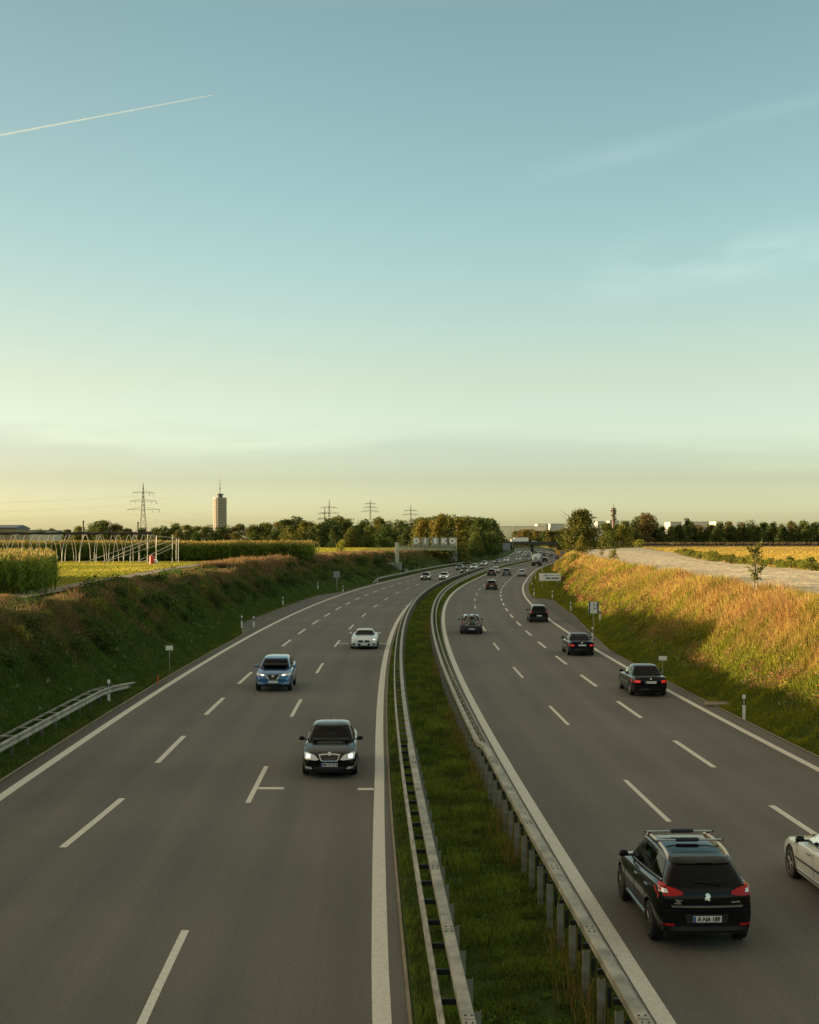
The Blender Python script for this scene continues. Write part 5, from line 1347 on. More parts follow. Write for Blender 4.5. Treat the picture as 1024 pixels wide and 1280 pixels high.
def patch(bvh, items, off=.006, step=.09, depth=.02):
    """panels laid on the body: each item is (side, polygon); the polygon is cut into a grid and projected on the shell"""
    out = bmesh.new()
    for side, poly in items:
        d = AX[side]; bm_ = bmesh.new()
        if side in ('front', 'rear'): to3 = lambda a, b_: Vector((a, 0, b_))
        elif side in ('left', 'right'): to3 = lambda a, b_: Vector((0, a, b_))
        else: to3 = lambda a, b_: Vector((a, b_, 0))
        f = bm_.faces.new([bm_.verts.new(to3(*p)) for p in poly])
        for ax in range(2):
            nrm = to3(1, 0) if ax == 0 else to3(0, 1); lo = min(p[ax] for p in poly); hi = max(p[ax] for p in poly); n = int((hi - lo) / step)
            for k in range(1, n + 1):
                q = nrm * (lo + (hi - lo) * k / (n + 1))
                bmesh.ops.bisect_plane(bm_, geom=bm_.verts[:] + bm_.edges[:] + bm_.faces[:], plane_co=q, plane_no=nrm)
        for v in bm_.verts:
            o = v.co - d * 8; hit = bvh.ray_cast(o, d)
            if hit[0] is None:
                nr = bvh.find_nearest(v.co - d * 2 + Vector((0, 0, 0))); v.co = nr[0] - d * off
            else: v.co = hit[0] - d * off * .6 + hit[1] * off * (1 if hit[1].dot(d) < 0 else -1)
        ed_ = [e for e in bm_.edges if e.is_boundary]
        r_ = bmesh.ops.extrude_edge_only(bm_, edges=ed_)
        for v in [g for g in r_['geom'] if isinstance(g, bmesh.types.BMVert)]: v.co += d * depth
        me = bpy.data.meshes.new('t'); bm_.to_mesh(me); bm_.free(); out.from_mesh(me); bpy.data.meshes.remove(me)
    bmesh.ops.recalc_face_normals(out, faces=out.faces)
    me = bpy.data.meshes.new('patch'); out.to_mesh(me); out.free(); me.polygons.foreach_set('use_smooth', [True] * len(me.polygons))
    try: me.set_sharp_from_angle(angle=R(35))
    except Exception: pass
    return me
def inside(p, poly, m):
    x, y = p; ins = False; n = len(poly); dmin = 9
    for i in range(n):
        (x1, y1), (x2, y2) = poly[i], poly[(i + 1) % n]
        if (y1 > y) != (y2 > y) and x < (x2 - x1) * (y - y1) / (y2 - y1) + x1: ins = not ins
        l2 = (x2 - x1) ** 2 + (y2 - y1) ** 2; k = max(0, min(1, ((x - x1) * (x2 - x1) + (y - y1) * (y2 - y1)) / max(l2, 1e-9)))
        dmin = min(dmin, math.hypot(x - x1 - k * (x2 - x1), y - y1 - k * (y2 - y1)))
    return ins and dmin > m
def windows(S):
    g = S['gh']; H = S['H']; ty_ = [p[0] for p in S['top']]; tz_ = [p[1] for p in S['top']]; zb_ = lambda y: float(np.interp(y, ty_, tz_)); out = []
    zc0 = zb_(g['yf']) + S.get('ws0', .035); zc1 = H - S.get('ws1', .125); a, b_ = g['hwf'] * .90, g['rhf'] * .93
    out.append(('front', [(-a, zc0), (-a * .5, zc0 - .01), (a * .5, zc0 - .01), (a, zc0), (b_, zc1 - .015), (b_ * .5, zc1 + .005), (-b_ * .5, zc1 + .005), (-b_, zc1 - .015)]))
    zr0 = zb_(g['yr']) + S.get('rw0', .05); zr1 = H - S.get('rw1', .13); a, b_ = g['hwr'] * S.get('rwa', .86), g['rhr'] * S.get('rwb', .90)
    out.append(('rear', [(-a, zr0), (a, zr0), (b_, zr1 - .01), (b_ * .5, zr1), (-b_ * .5, zr1), (-b_, zr1 - .01)]))
    def yl(v, f): return (g['yf'] + (g['rf'] - g['yf']) * v - S.get('apil', .30)) if f else (g['yr'] + (g['rr'] - g['yr']) * v + S.get('cpil', .30))
    def wz(y, v):
        z0 = zb_(y) + .03; z1 = H - .135 - .04 * ((y - (g['rf'] + g['rr']) / 2) / ((g['rf'] - g['rr']) / 2)) ** 2; return z0 + (z1 - z0) * v
    edges = [None] + list(S['pil']) + [None]
    for k in range(len(edges) - 1):
        hi, lo = edges[k], edges[k + 1]
        fy = (lambda v: yl(v, True)) if hi is None else (lambda v: hi - .04)
        ry = (lambda v: yl(v, False)) if lo is None else (lambda v: lo + .04)
        poly = [(ry(0), wz(ry(0), 0)), (fy(0), wz(fy(0), 0)), (fy(1), wz(fy(1), 1)), ((fy(1) + ry(1)) / 2, wz((fy(1) + ry(1)) / 2, 1)), (ry(1), wz(ry(1), 1))]
        if fy(0) - ry(0) < .12: continue
        out += [('left', poly), ('right', poly)]
    return out
def mir(poly): return [(-a, b_) for a, b_ in poly][::-1]
WHEELS = {}
def wheel_meshes(r, alloy):
    key = (round(r, 3), alloy.name)
    if key in WHEELS: return WHEELS[key]
    t = MB(); t.lathe([(r * .62, -.10), (r * .9, -.11), (r * .98, -.09), (r, -.05), (r, .05), (r * .98, .09), (r * .9, .11), (r * .62, .10)], 32, 'x')
    d = MB(); d.lathe([(.03, .02), (r * .3, .025), (r * .6, .03), (r * .66, .06), (r * .69, .105), (r * .64, .108), (r * .62, .07)], 28, 'x', m=1)
    d.lathe([(r * .61, .07), (r * .66, .112), (r * .70, .108), (r * .66, .05)], 28, 'x')
    for k in range(5):
        a = 2 * PI * k / 5
        for s in (-.13, .13):
            c, n_ = math.cos(a + s * .6), math.sin(a + s * .6)
            p0 = (.085, .05 * r * math.cos(a), .05 * r * math.sin(a)); p1 = (.075, r * .64 * math.cos(a + s), r * .64 * math.sin(a + s))
            d.tube([p0, ((p0[0] + p1[0]) / 2 + .005, (p0[1] + p1[1]) / 2, (p0[2] + p1[2]) / 2), p1], [.026, .024, .026], 5)
    d.lathe([(.02, .10), (.05, .095), (.06, .07)], 12, 'x')
    tm_ = t.mesh('tyre', True); tm_.materials.append(M_['rubber']); dm = d.mesh('rim', True); dm.materials.append(alloy); dm.materials.append(TRIM)
    WHEELS[key] = (tm_, dm); return WHEELS[key]
def build_car(name, label, S, pmat, group, alloy=ALLOY, lev=2, roof=None):
    t = thing(name, label, S.get('cat', 'car'), (0, 0, 0), 0, group)
    low, gre = car_shell(S, lev)
    bmj = bmesh.new(); bmj.from_mesh(low); nl = len(bmj.faces); bmj.from_mesh(gre)
    bmj.faces.ensure_lookup_table()
    if roof:
        for f in bmj.faces[nl:]: f.material_index = 1
        for f in bmj.faces[:nl]: f.material_index = 0
    else:
        for f in bmj.faces: f.material_index = 0
    bmj.normal_update(); bvh = BVHTree.FromBMesh(bmj)
    cabin = lev >= 2
    if cabin:
        wins = windows(S); kill = []
        for f in bmj.faces[nl:]:
            c = f.calc_center_median(); nrm = f.normal
            for sd_, poly in wins:
                d = AX[sd_]
                if nrm.dot(d) > -.22: continue
                p_ = (c.x, c.z) if sd_ in ('front', 'rear') else (c.y, c.z)
                if inside(p_, poly, .022): kill.append(f); break
        bmesh.ops.delete(bmj, geom=kill, context='FACES')
    me = bpy.data.meshes.new('body'); bmj.to_mesh(me); bmj.free(); me.materials.clear()
    me.polygons.foreach_set('use_smooth', [True] * len(me.polygons))
    try: me.set_sharp_from_angle(angle=R(38))
    except Exception: pass
    link_mesh('body', me, [pmat, roof] if roof else pmat, t)
    g = S['gh']; H = S['H']; ty_ = [p[0] for p in S['top']]; tz_ = [p[1] for p in S['top']]; zb_ = lambda y: float(np.interp(y, ty_, tz_))
    put = lambda nm, items, m, off=.006, par=None, depth=.02, step=.09: link_mesh(nm, patch(bvh, items, off, step, depth), m, par or t)
    gm = GLASSV if cabin else GLASS
    for k_, (sd_, poly) in enumerate(windows(S)):
        put('windscreen' if sd_ == 'front' else 'rear_window' if sd_ == 'rear' else 'side_window', [(sd_, poly)], gm, .005)
    if cabin:
        g0 = g['yf'] - .42; g1 = g['yr'] + .30; zf_ = max(zb_(g0), zb_(g1)) + .015
        q = MB(); q.box((0, (g0 + g1) / 2, zf_ - .02), (g['hwf'] * 1.62, g0 - g1, .06)); q.box((0, g0 + .05, zf_ + .03), (g['hwf'] * 1.5, .30, .08)); q.build('cabin_floor', TRIM, t, bevel=.02)
        ht = H - .30 - zf_; ys0 = g['rf'] - .48
        for s in (-1, 1):
            q = MB(); q.box((s * .36, ys0, zf_ + ht * .32), (.46, .14, ht * .7), rx=.18, taper=.8); q.box((s * .36, ys0 - .06, zf_ + ht * .83), (.25, .10, ht * .34), taper=.85); q.build('seat', SEATM, t, bevel=.035)
        if S.get('rear_seats', True) and ys0 - g1 > 1.0:
            q = MB(); q.box((0, g1 + .42, zf_ + ht * .2), (1.15, .14, ht * .5), rx=.2)
            for x_ in (-.36, .36): q.box((x_, g1 + .36, zf_ + ht * .56), (.24, .09, ht * .26))
            q.build('rear_seat', SEATM, t, bevel=.03)
        q = MB(); q.tube([(-.36 + .18 * math.cos(a_ * PI / 9), g['yf'] - .62 - .06 * math.sin(a_ * PI / 9), zf_ + .05 + .16 * math.sin(a_ * PI / 9)) for a_ in range(10)], .014, 6); q.build('steering_wheel', TRIM, t)
        q = MB(); q.box((0, g['rf'] - .02, H - .20), (.22, .03, .06)); q.build('inner_mirror', TRIM, t, bevel=.012)
    # wheels
    tm_, dm = wheel_meshes(S['wr'], alloy)
    for ya in (S['fa'], S['ra']):
        for s in (-1, 1):
            w = empty('wheel', (s * (S['W'] / 2 - .125), ya, S['wr']), 0 if s > 0 else PI, t); link_mesh('tyre', tm_, M_['rubber'], w); link_mesh('rim', dm, alloy, w)
    um = MB(); um.box((0, 0, S['zb'] + .06), (S['W'] * .72, S['L'] * .86, .16)); um.build('underbody', TRIM, t)
    # mirrors
    for s in (-1, 1):
        ym_ = g['yf'] - S.get('apil', .30) - .22; zm = zb_(ym_) + .10; x0 = S['W'] / 2
        q = MB(); q.box((0, 0, 0), (.20, .13, .135), rz=s * -.18, taper=.86)
        o = q.build('mirror', S.get('mirm', pmat), t, True, bevel=.045); o.location = (s * (x0 + .06), ym_, zm)
        st = MB(); st.box((-s * .12, 0, -.04), (.16, .07, .04)); st.build('mirror_arm', TRIM, o)
    # lamps, grille, plates
    for nm, items, m, kw in [(a_, it_, c_, d_) for a_, b_, c_, d_ in S.get('parts', []) for it_ in ([[q_] for q_ in b_] if [q_[0] for q_ in b_] == ['left', 'right'] or a_ == 'hood_seam' else [b_])]:
        put(nm, items, m if m is not None else pmat, kw.get('off', .008), depth=kw.get('depth', .025), step=kw.get('step', .09))
    def plate(side, z, txt):
        hit = bvh.ray_cast(Vector((0, 8 if side == 'front' else -8, z)), AX[side]); y0 = hit[0].y if hit[0] else (S['L'] / 2 if side == 'front' else -S['L'] / 2)
        s = 1 if side == 'front' else -1
        p = empty('number_plate', (0, y0 + s * .022, z), PI if side == 'front' else 0, t)
        q = MB(); q.box((0, 0, 0), (.52, .02, .115)); q.build('plate', PLATEW, p, bevel=.004)
        q = MB(); q.box((-.236, -.0115, 0), (.042, .004, .108)); q.build('blue_band', PLATEB, p)
        if txt: lettering(txt, .115, (.025, -.0125, -.002), (R(90), 0, 0), INK, p, .002, sx=.86, bold=.004)
    if 'fplate' in S: plate('front', *S['fplate'])
    if 'rplate' in S: plate('rear', *S['rplate'])
    return t, bvh
def setcar(t, o, y, away, anchor):
    """put the axle nearest the camera at depth y in lane offset o"""
    yw = yaw_at(y)
    if not away: yw += PI
    c = math.cos(yw); s = math.sin(yw); la = anchor          # local y of that axle
    t.location = (float(Mx(y)) + o + s * la, y - c * la, 0.006); t.rotation_euler = (0, 0, yw)
P4 = lambda *a: list(a)
def both(side, poly): return [(side, poly), (side, mir(poly))]
def sides(poly): return [('left', poly), ('right', poly)]
GIN, GOUT = 'cars driving towards the camera on the left carriageway', 'cars driving away from the camera on the right carriageway'

# ---- specs
SUV = dict(L=4.32, W=1.83, H=1.64, fa=1.32, ra=-1.32, wr=.36, zb=.26, nose=.20, tail=.12, crown=.03,
    top=[(-2.16, .80), (-2.12, 1.06), (-2.02, 1.19), (-1.5, 1.18), (0, 1.07), (.95, 1.02), (1.5, .97), (1.95, .86), (2.1, .72), (2.16, .62)],
    gh=dict(yf=1.22, yr=-2.10, rf=.45, rr=-1.80, hwf=.80, hwr=.77, rhf=.61, rhr=.55, br=.16), pil=[.02, -.95], apil=.36, cpil=.34, rw0=.06, rw1=.17, rwa=.90, rwb=.98)
SEDAN = dict(L=4.48, W=1.76, H=1.42, fa=1.42, ra=-1.32, wr=.315, zb=.17, nose=.20, tail=.16, crown=.03,
    top=[(-2.24, .66), (-2.20, .86), (-2.10, .94), (-1.5, .955), (0, .93), (.9, .92), (1.5, .85), (1.95, .74), (2.16, .62), (2.24, .54)],
    gh=dict(yf=1.05, yr=-1.62, rf=.28, rr=-.98, hwf=.77, hwr=.76, rhf=.57, rhr=.55, br=.2), pil=[-.05], apil=.34, cpil=.40, rw0=.04, rw1=.12, rwa=.86, rwb=.92)
HATCH = dict(L=4.2, W=1.77, H=1.50, fa=1.30, ra=-1.26, wr=.31, zb=.18, nose=.2, tail=.12, crown=.03,
    top=[(-2.10, .74), (-2.06, .98), (-1.96, 1.04), (-1.4, 1.02), (0, .97), (.95, .94), (1.5, .88), (1.9, .76), (2.04, .64), (2.1, .56)],
    gh=dict(yf=1.15, yr=-2.04, rf=.38, rr=-1.66, hwf=.78, hwr=.74, rhf=.59, rhr=.55, br=.14), pil=[.0, -.98], apil=.34, cpil=.34, rw0=.05, rw1=.14, rwa=.88, rwb=.95)
LIFT = dict(L=4.57, W=1.77, H=1.47, fa=1.38, ra=-1.20, wr=.315, zb=.16, nose=.22, tail=.16, crown=.03,
    top=[(-2.28, .70), (-2.24, .90), (-2.12, .97), (-1.5, .97), (0, .94), (.95, .93), (1.5, .87), (1.95, .77), (2.2, .66), (2.28, .56)],
    gh=dict(yf=1.16, yr=-1.85, rf=.38, rr=-1.10, hwf=.77, hwr=.75, rhf=.585, rhr=.56, br=.2), pil=[.0], apil=.34, cpil=.44, rw0=.04, rw1=.12)
ROAD = dict(L=4.32, W=1.87, H=1.30, fa=1.28, ra=-1.22, wr=.33, zb=.14, nose=.22, tail=.18, crown=.035,
    top=[(-2.16, .64), (-2.12, .84), (-2.0, .91), (-1.4, .93), (-.6, .90), (.3, .88), (1.1, .82), (1.7, .73), (2.08, .60), (2.16, .50)],
    gh=dict(yf=.62, yr=-1.35, rf=-.02, rr=-.75, hwf=.76, hwr=.70, rhf=.56, rhr=.50, br=.25), pil=[], apil=.30, cpil=.42, rw0=.08, rw1=.12, rwa=.6, rwb=.6)
EST = dict(L=4.7, W=1.80, H=1.49, fa=1.40, ra=-1.34, wr=.32, zb=.17, nose=.2, tail=.12, crown=.03,
    top=[(-2.35, .74), (-2.31, .96), (-2.2, 1.0), (-1.5, .99), (0, .96), (.95, .93), (1.5, .87), (2.0, .76), (2.28, .64), (2.35, .56)],
    gh=dict(yf=1.15, yr=-2.24, rf=.38, rr=-1.85, hwf=.78, hwr=.74, rhf=.59, rhr=.55, br=.14), pil=[.02, -.95], apil=.34, cpil=.34, rw0=.05, rw1=.13, rwa=.88, rwb=.95)
def spec(base, **kw):
    s = dict(base); s.update(kw); return s
def head_std(z0=.60, z1=.74, x0=.40, x1=.80, mat=LENS): return ('headlight', [('front', [(x0, z0 + .015), (x1, z0 + .05), (x1, z1 + .015), (x0, z1 - .03)])], mat, {}), ('headlight', [('front', mir([(x0, z0 + .015), (x1, z0 + .05), (x1, z1 + .015), (x0, z1 - .03)]))], mat, {})
def tail_std(z0, z1, x0, x1, mat=TAIL): 
    p = [(x0, z0), (x1, z0), (x1, z1), (x0, z1 - .02)]
    return ('tail_light', [('rear', p)], mat, {}), ('tail_light', [('rear', mir(p))], mat, {})

# ---- nearest: black crossover with roof bars, seen from behind
S1 = spec(SUV, rplate=(.585, 'A NA 189'), mirm=PT['black'])
tlp = [(.44, 1.02), (.62, .995), (.86, 1.0), (.86, 1.17), (.60, 1.13), (.44, 1.07)]
tls = [(-2.14, 1.0), (-1.86, 1.10), (-1.70, 1.17), (-1.86, 1.175), (-2.14, 1.15)]
S1['parts'] = [
    ('tail_light', [('rear', tlp), ('right', tls)], TAIL, dict(off=.012)), ('tail_light', [('rear', mir(tlp)), ('left', tls)], TAIL, dict(off=.012)),
    ('lamp_insert', [('rear', [(.70, 1.05), (.83, 1.055), (.83, 1.12), (.72, 1.11)])], LENS, dict(off=.018)), ('lamp_insert', [('rear', mir([(.70, 1.05), (.83, 1.055), (.83, 1.12), (.72, 1.11)]))], LENS, dict(off=.018)),
    ('chrome_strip', [('rear', [(-.63, .80), (.63, .80), (.66, .835), (-.66, .835)])], CHROME, dict(off=.016)),
    ('reflector', [('rear', [(.60, .46), (.80, .47), (.80, .505), (.60, .50)])], TAIL, dict(off=.012)), ('reflector', [('rear', mir([(.60, .46), (.80, .47), (.80, .505), (.60, .50)]))], TAIL, dict(off=.012)),
    ('bumper_skirt', [('rear', [(-.78, .30), (.78, .30), (.86, .42), (.80, .45), (-.80, .45), (-.86, .42)])], TRIM, dict(off=.012)),
    ('plate_recess', [('rear', [(-.36, .51), (.36, .51), (.40, .67), (-.40, .67)])], TRIM, dict(off=.004)),
    ('tailgate_seam', [('rear', [(-.80, .735), (.80, .735), (.80, .745), (-.80, .745)])], TRIM, dict(off=.004, depth=.006)),
    ('spoiler', [('rear', [(-.56, 1.505), (.56, 1.505), (.55, 1.565), (.3, 1.58), (-.3, 1.58), (-.55, 1.565)])], None, dict(off=.03, depth=.06)),
    ('stop_lamp', [('rear', [(-.15, 1.515), (.15, 1.515), (.15, 1.53), (-.15, 1.53)])], TRIM, dict(off=.036, depth=.02)),
    ('sill_strip', sides([(-.92, .345), (.92, .335), (.92, .375), (-.92, .39)]), CHROME, dict(off=.014)),
    ('belt_strip', sides([(-1.75, 1.205), (-.9, 1.155), (0, 1.10), (.72, 1.06), (.72, 1.078), (0, 1.118), (-.9, 1.175), (-1.75, 1.225)]), CHROME, dict(off=.012)),
    ('door_seam', sides([(.86, .42), (.872, .42), (.872, 1.0), (.86, 1.0)]), TRIM, dict(off=.003, depth=.006)), ('door_seam', sides([(-.06, .42), (-.048, .42), (-.048, 1.05), (-.06, 1.05)]), TRIM, dict(off=.003, depth=.006)),
    ('door_seam', sides([(-1.02, .66), (-1.008, .62), (-1.0, 1.12), (-1.012, 1.12)]), TRIM, dict(off=.003, depth=.006)),
    ('door_handle', sides([(-.38, .94), (-.16, .935), (-.16, .965), (-.38, .97)]), CHROME, dict(off=.03, depth=.03)), ('door_handle', sides([(-1.28, .97), (-1.06, .965), (-1.06, .995), (-1.28, 1.0)]), CHROME, dict(off=.03, depth=.03)),
    ('roof_glass', [('top', [(-.44, -1.35), (.44, -1.35), (.46, .1), (-.46, .1)])], GLASS, dict(off=.004, step=.2)),
    ('emblem', [('rear', [(-.05, .93), (-.015, .95), (.0, .925), (.04, .925), (.035, .97), (.055, 1.0), (.03, 1.045), (-.01, 1.055), (-.045, 1.03), (-.03, 1.0), (-.055, .975)])], CHROME, dict(off=.018)),
    ('badge', [('rear', [(.43, .88), (.60, .885), (.60, .91), (.43, .905)])], CHROME, dict(off=.014)), ('badge', [('rear', [(-.62, .865), (-.47, .86), (-.50, .90), (-.45, .93), (-.60, .945), (-.55, .90)])], CHROME, dict(off=.014)),
    *head_std(.72, .86, .45, .86),
]
t1, bvh1 = build_car('car', 'nearest black crossover with silver roof rails and crossbars, seen from behind', S1, PT['black'], GOUT, ALLOYD, 2)
for s in (-1, 1):
    q = MB(); pts = []
    for k in range(13):
        y = -1.55 + 1.95 * k / 12; h = bvh1.ray_cast(Vector((s * .565, y, 4)), Vector((0, 0, -1))); zz_ = (h[0].z if h[0] else 1.6)
        pts.append((s * .565, y, zz_ + .055 * min(1, min(k, 12 - k) / 1.5)))
    q.tube(pts, .027, 8); q.build('roof_rail', M_['rail_silver'], t1, True)
for y in (-.72, .02):
    q = MB(); q.box((0, y, 1.70), (1.32, .05, .03)); c_ = q.build('crossbar', ALLOY, t1, bevel=.008)
    q = MB(); q.box((0, 0, 0), (.46, .09, .075)); p_ = q.build('bar_pad', plain('pad_grey', (.02, .022, .03), .85), c_, bevel=.03); p_.location = (-.02 if y < -.5 else .06, y, 1.705)
    q = MB()
    for s in (-1, 1): q.box((s * .575, y, 1.655), (.06, .07, .075)); q.box((s * .672, y, 1.70), (.025, .06, .042))
    q.build('bar_foot', TRIM, c_, bevel=.006)
q = MB(); q.tube([(-.2, -2.02, 1.235), (.28, -2.08, 1.262)], .009, 5); q.build('wiper', TRIM, t1)
setcar(t1, 3.68, 24.3, True, -1.32)

# ---- white saloon at the right edge, its front left corner in view
S2 = spec(SEDAN, L=4.85, W=1.86, H=1.46, fa=1.46, ra=-1.35, wr=.345, nose=.24, mirm=PT['black'])
S2['top'] = [(-2.42, .7), (-2.38, .92), (-2.25, 1.0), (-1.5, 1.0), (0, .97), (.95, .955), (1.6, .88), (2.1, .76), (2.34, .64), (2.42, .56)]
S2['gh'] = dict(yf=1.12, yr=-1.8, rf=.25, rr=-1.1, hwf=.81, hwr=.79, rhf=.61, rhr=.58, br=.2)
S2['parts'] = [('rubbing_strip', sides([(-1.0, .56), (1.02, .545), (1.02, .575), (-1.0, .60)]), TRIM, dict(off=.012)), ('sill_strip', sides([(-.95, .30), (1.05, .30), (1.05, .33), (-.95, .34)]), CHROME, dict(off=.01)),
    ('door_seam', sides([(.98, .36), (.99, .36), (.99, .93), (.98, .93)]), TRIM, dict(off=.003, depth=.006)), ('door_seam', sides([(-.07, .36), (-.06, .36), (-.06, .95), (-.07, .95)]), TRIM, dict(off=.003, depth=.006)),
    ('door_handle', sides([(.05, .80), (.27, .795), (.27, .825), (.05, .83)]), CHROME, dict(off=.03, depth=.03)), ('side_badge', sides([(1.02, .85), (1.16, .84), (1.16, .865), (1.02, .875)]), TRIM, dict(off=.012)),
    ('belt_strip', sides([(-1.2, 1.005), (.8, .985), (.8, 1.0), (-1.2, 1.02)]), CHROME, dict(off=.010)),
    *head_std(.66, .80, .45, .9), *tail_std(.74, .88, .5, .9)]
t2, _ = build_car('car', 'pale silver-white saloon cut off by the right edge of the view, black door mirror', S2, PT['champagne'], GOUT, ALLOY, 2)
setcar(t2, 7.78, 28.7, True, 1.46)

# ---- black saloon, right lane
def sedan_rear(z0=.68, z1=.81, on=True): return [*tail_std(z0, z1, .50, .84, TAILON if on else TAIL), ('bumper_line', [('rear', [(-.8, .50), (.8, .50), (.8, .515), (-.8, .515)])], TRIM, dict(off=.008)),
    ('trunk_seam', [('rear', [(-.74, .86), (.74, .86), (.74, .868), (-.74, .868)])], TRIM, dict(off=.003, depth=.006)), ('plate_recess', [('rear', [(-.3, .64), (.3, .64), (.3, .79), (-.3, .79)])], TRIM, dict(off=.003)),
    ('door_seam', sides([(-.06, .34), (-.048, .34), (-.048, .9), (-.06, .9)]), TRIM, dict(off=.003, depth=.006)), ('emblem', [('rear', [(-.04, .83), (.04, .83), (.04, .9), (-.04, .9)])], CHROME, dict(off=.012)),
    ('sill_strip', sides([(-.9, .30), (1.0, .29), (1.0, .31), (-.9, .32)]), TRIM, dict(off=.01)), *head_std(.58, .70, .42, .82)]
S3 = spec(SEDAN, rplate=(.70, '')); S3['parts'] = sedan_rear()
t3, _ = build_car('car', 'black saloon with pale roof, beside the small white plate', S3, PT['black'], GOUT, ALLOY, 2)
setcar(t3, 10.75, 62.6, True, -1.32)
# ---- black coupe with dark roof
S4 = spec(SEDAN, W=1.75, H=1.38, L=4.4, rplate=(.70, '')); S4['gh'] = dict(S4['gh'], yr=-1.5, rr=-.85, rf=.15)
S4['parts'] = sedan_rear(.64, .76)
t4, _ = build_car('car', 'dark blue-black convertible with closed black roof, by the blue bordered sign', S4, PT['deepblue'], GOUT, ALLOY, 2, roof=SOFT)
setcar(t4, 10.55, 84.5, True, -1.32)
# ---- black hatchback with pale roof
S5 = spec(HATCH, H=1.56, rplate=(.62, '')); tp = [(.62, .82), (.84, .82), (.80, 1.06), (.66, 1.06)]
S5['parts'] = [('tail_light', [('rear', tp)], TAIL, {}), ('tail_light', [('rear', mir(tp))], TAIL, {}), ('bumper_skirt', [('rear', [(-.8, .3), (.8, .3), (.84, .5), (-.84, .5)])], TRIM, dict(off=.01)), *head_std(.66, .8, .42, .82)]
t5, _ = build_car('car', 'black hatchback with glossy pale roof passing the right lay-by', S5, PT['black'], GOUT, ALLOYD, 2)
setcar(t5, 10.85, 118.8, True, -1.26)
# ---- hatchback carrying bicycles
S6 = spec(HATCH, W=1.78, H=1.53, rplate=(.42, '')); tp = [(.60, .80), (.83, .80), (.82, 1.02), (.64, 1.02)]
tp = [(.56, .74), (.84, .74), (.83, 1.0), (.62, 1.02)]; tq = [(.60, .76), (.80, .76), (.80, .86), (.62, .86)]
S6['parts'] = [('tail_light', [('rear', tp)], TAIL, {}), ('tail_light', [('rear', mir(tp))], TAIL, {}), ('lamp_insert', [('rear', tq)], LENS, dict(off=.014)), ('lamp_insert', [('rear', mir(tq))], LENS, dict(off=.014)), ('bumper_skirt', [('rear', [(-.8, .3), (.8, .3), (.84, .48), (-.84, .48)])], TRIM, dict(off=.01)), *head_std(.66, .8, .42, .82)]
t6, _ = build_car('car', 'grey hatchback with a bicycle carrier on its tailgate', S6, PT['bluegrey'], GOUT, ALLOYD, 2)
q = MB()
for x_ in (-.3, .3): q.tube([(x_, -2.1, 1.05), (x_, -2.28, .85), (x_, -2.62, .72)], .02, 6)
for z_, y_ in ((.70, -2.3), (.70, -2.6)): q.tube([(-.7, y_, z_), (.7, y_, z_)], .02, 6)
q.build('bike_carrier', M_['steel'], t6)
setcar(t6, 4.25, 104, True, -1.26)
def bicycle(label, y_loc, col, flip=1, x_off=0):
    t = thing('bicycle', label, 'bicycle')
    for x_ in (-.52, .52):
        q = MB(); q.tube([(x_ + .30 * math.cos(2 * PI * k / 26), 0, .33 + .30 * math.sin(2 * PI * k / 26)) for k in range(27)], .018, 6, m=1, cap=False); pts = [(x_ + .33 * math.cos(2 * PI * k / 26), 0, .33 + .33 * math.sin(2 * PI * k / 26)) for k in range(27)]; q.tube(pts, .024, 6, cap=False)
        w = q.build('wheel', [M_['rubber'], M_['rail_silver']], t, True)
        q = MB()
        for k in range(8): q.tube([(x_, 0, .33), (x_ + .32 * math.cos(k * PI / 4), 0, .33 + .32 * math.sin(k * PI / 4))], .005, 3)
        q.lathe([(.03, -.03), (.03, .03)], 8, 'y', (x_, 0, .33)); q.build('spoke', CHROME, w)['kind'] = 'stuff'
    q = MB(); bb_ = (.06, 0, .30); seat_ = (.20, 0, .80); hd_ = (-.36, 0, .78)
    for a, b_ in ((bb_, seat_), (seat_, hd_), (bb_, hd_), (bb_, (.52, 0, .33)), (seat_, (.52, 0, .33))): q.tube([a, b_], .022, 6)
    q.build('frame', col, t, True)
    q = MB(); q.tube([hd_, (-.52, 0, .33)], .02, 6); q.tube([hd_, (-.34, 0, .95)], .018, 6); q.build('fork', M_['white'], t, True)
    q = MB(); q.tube([(-.36, -.28, .98), (-.34, 0, .95), (-.36, .28, .98)], .016, 6); q.build('handlebar', TRIM, t)
    q = MB(); q.tube([seat_, (.22, 0, .93)], .016, 6); q.box((.23, 0, .95), (.26, .13, .05)); q.build('saddle', TRIM, t)
    y0 = 104.0
    M4 = t6.matrix_basis if False else (Matrix.Translation(t6.location) @ Matrix.Rotation(t6.rotation_euler[2], 4, 'Z'))
    p = M4 @ Vector((x_off, y_loc, .72)); t.location = p; t.rotation_euler = (R(4), 0, t6.rotation_euler[2] + (0 if flip > 0 else PI))
    t.scale = (.92, .92, .92)
bicycle('green bicycle with white fork strapped sideways on the carrier, the outer one', -2.58, plain('bike_green', (.16, .38, .30), .35), 1, .02)
bicycle('reddish bicycle strapped on the carrier between tailgate and the green one', -2.34, plain('bike_red', (.45, .12, .08), .35), -1, -.03)

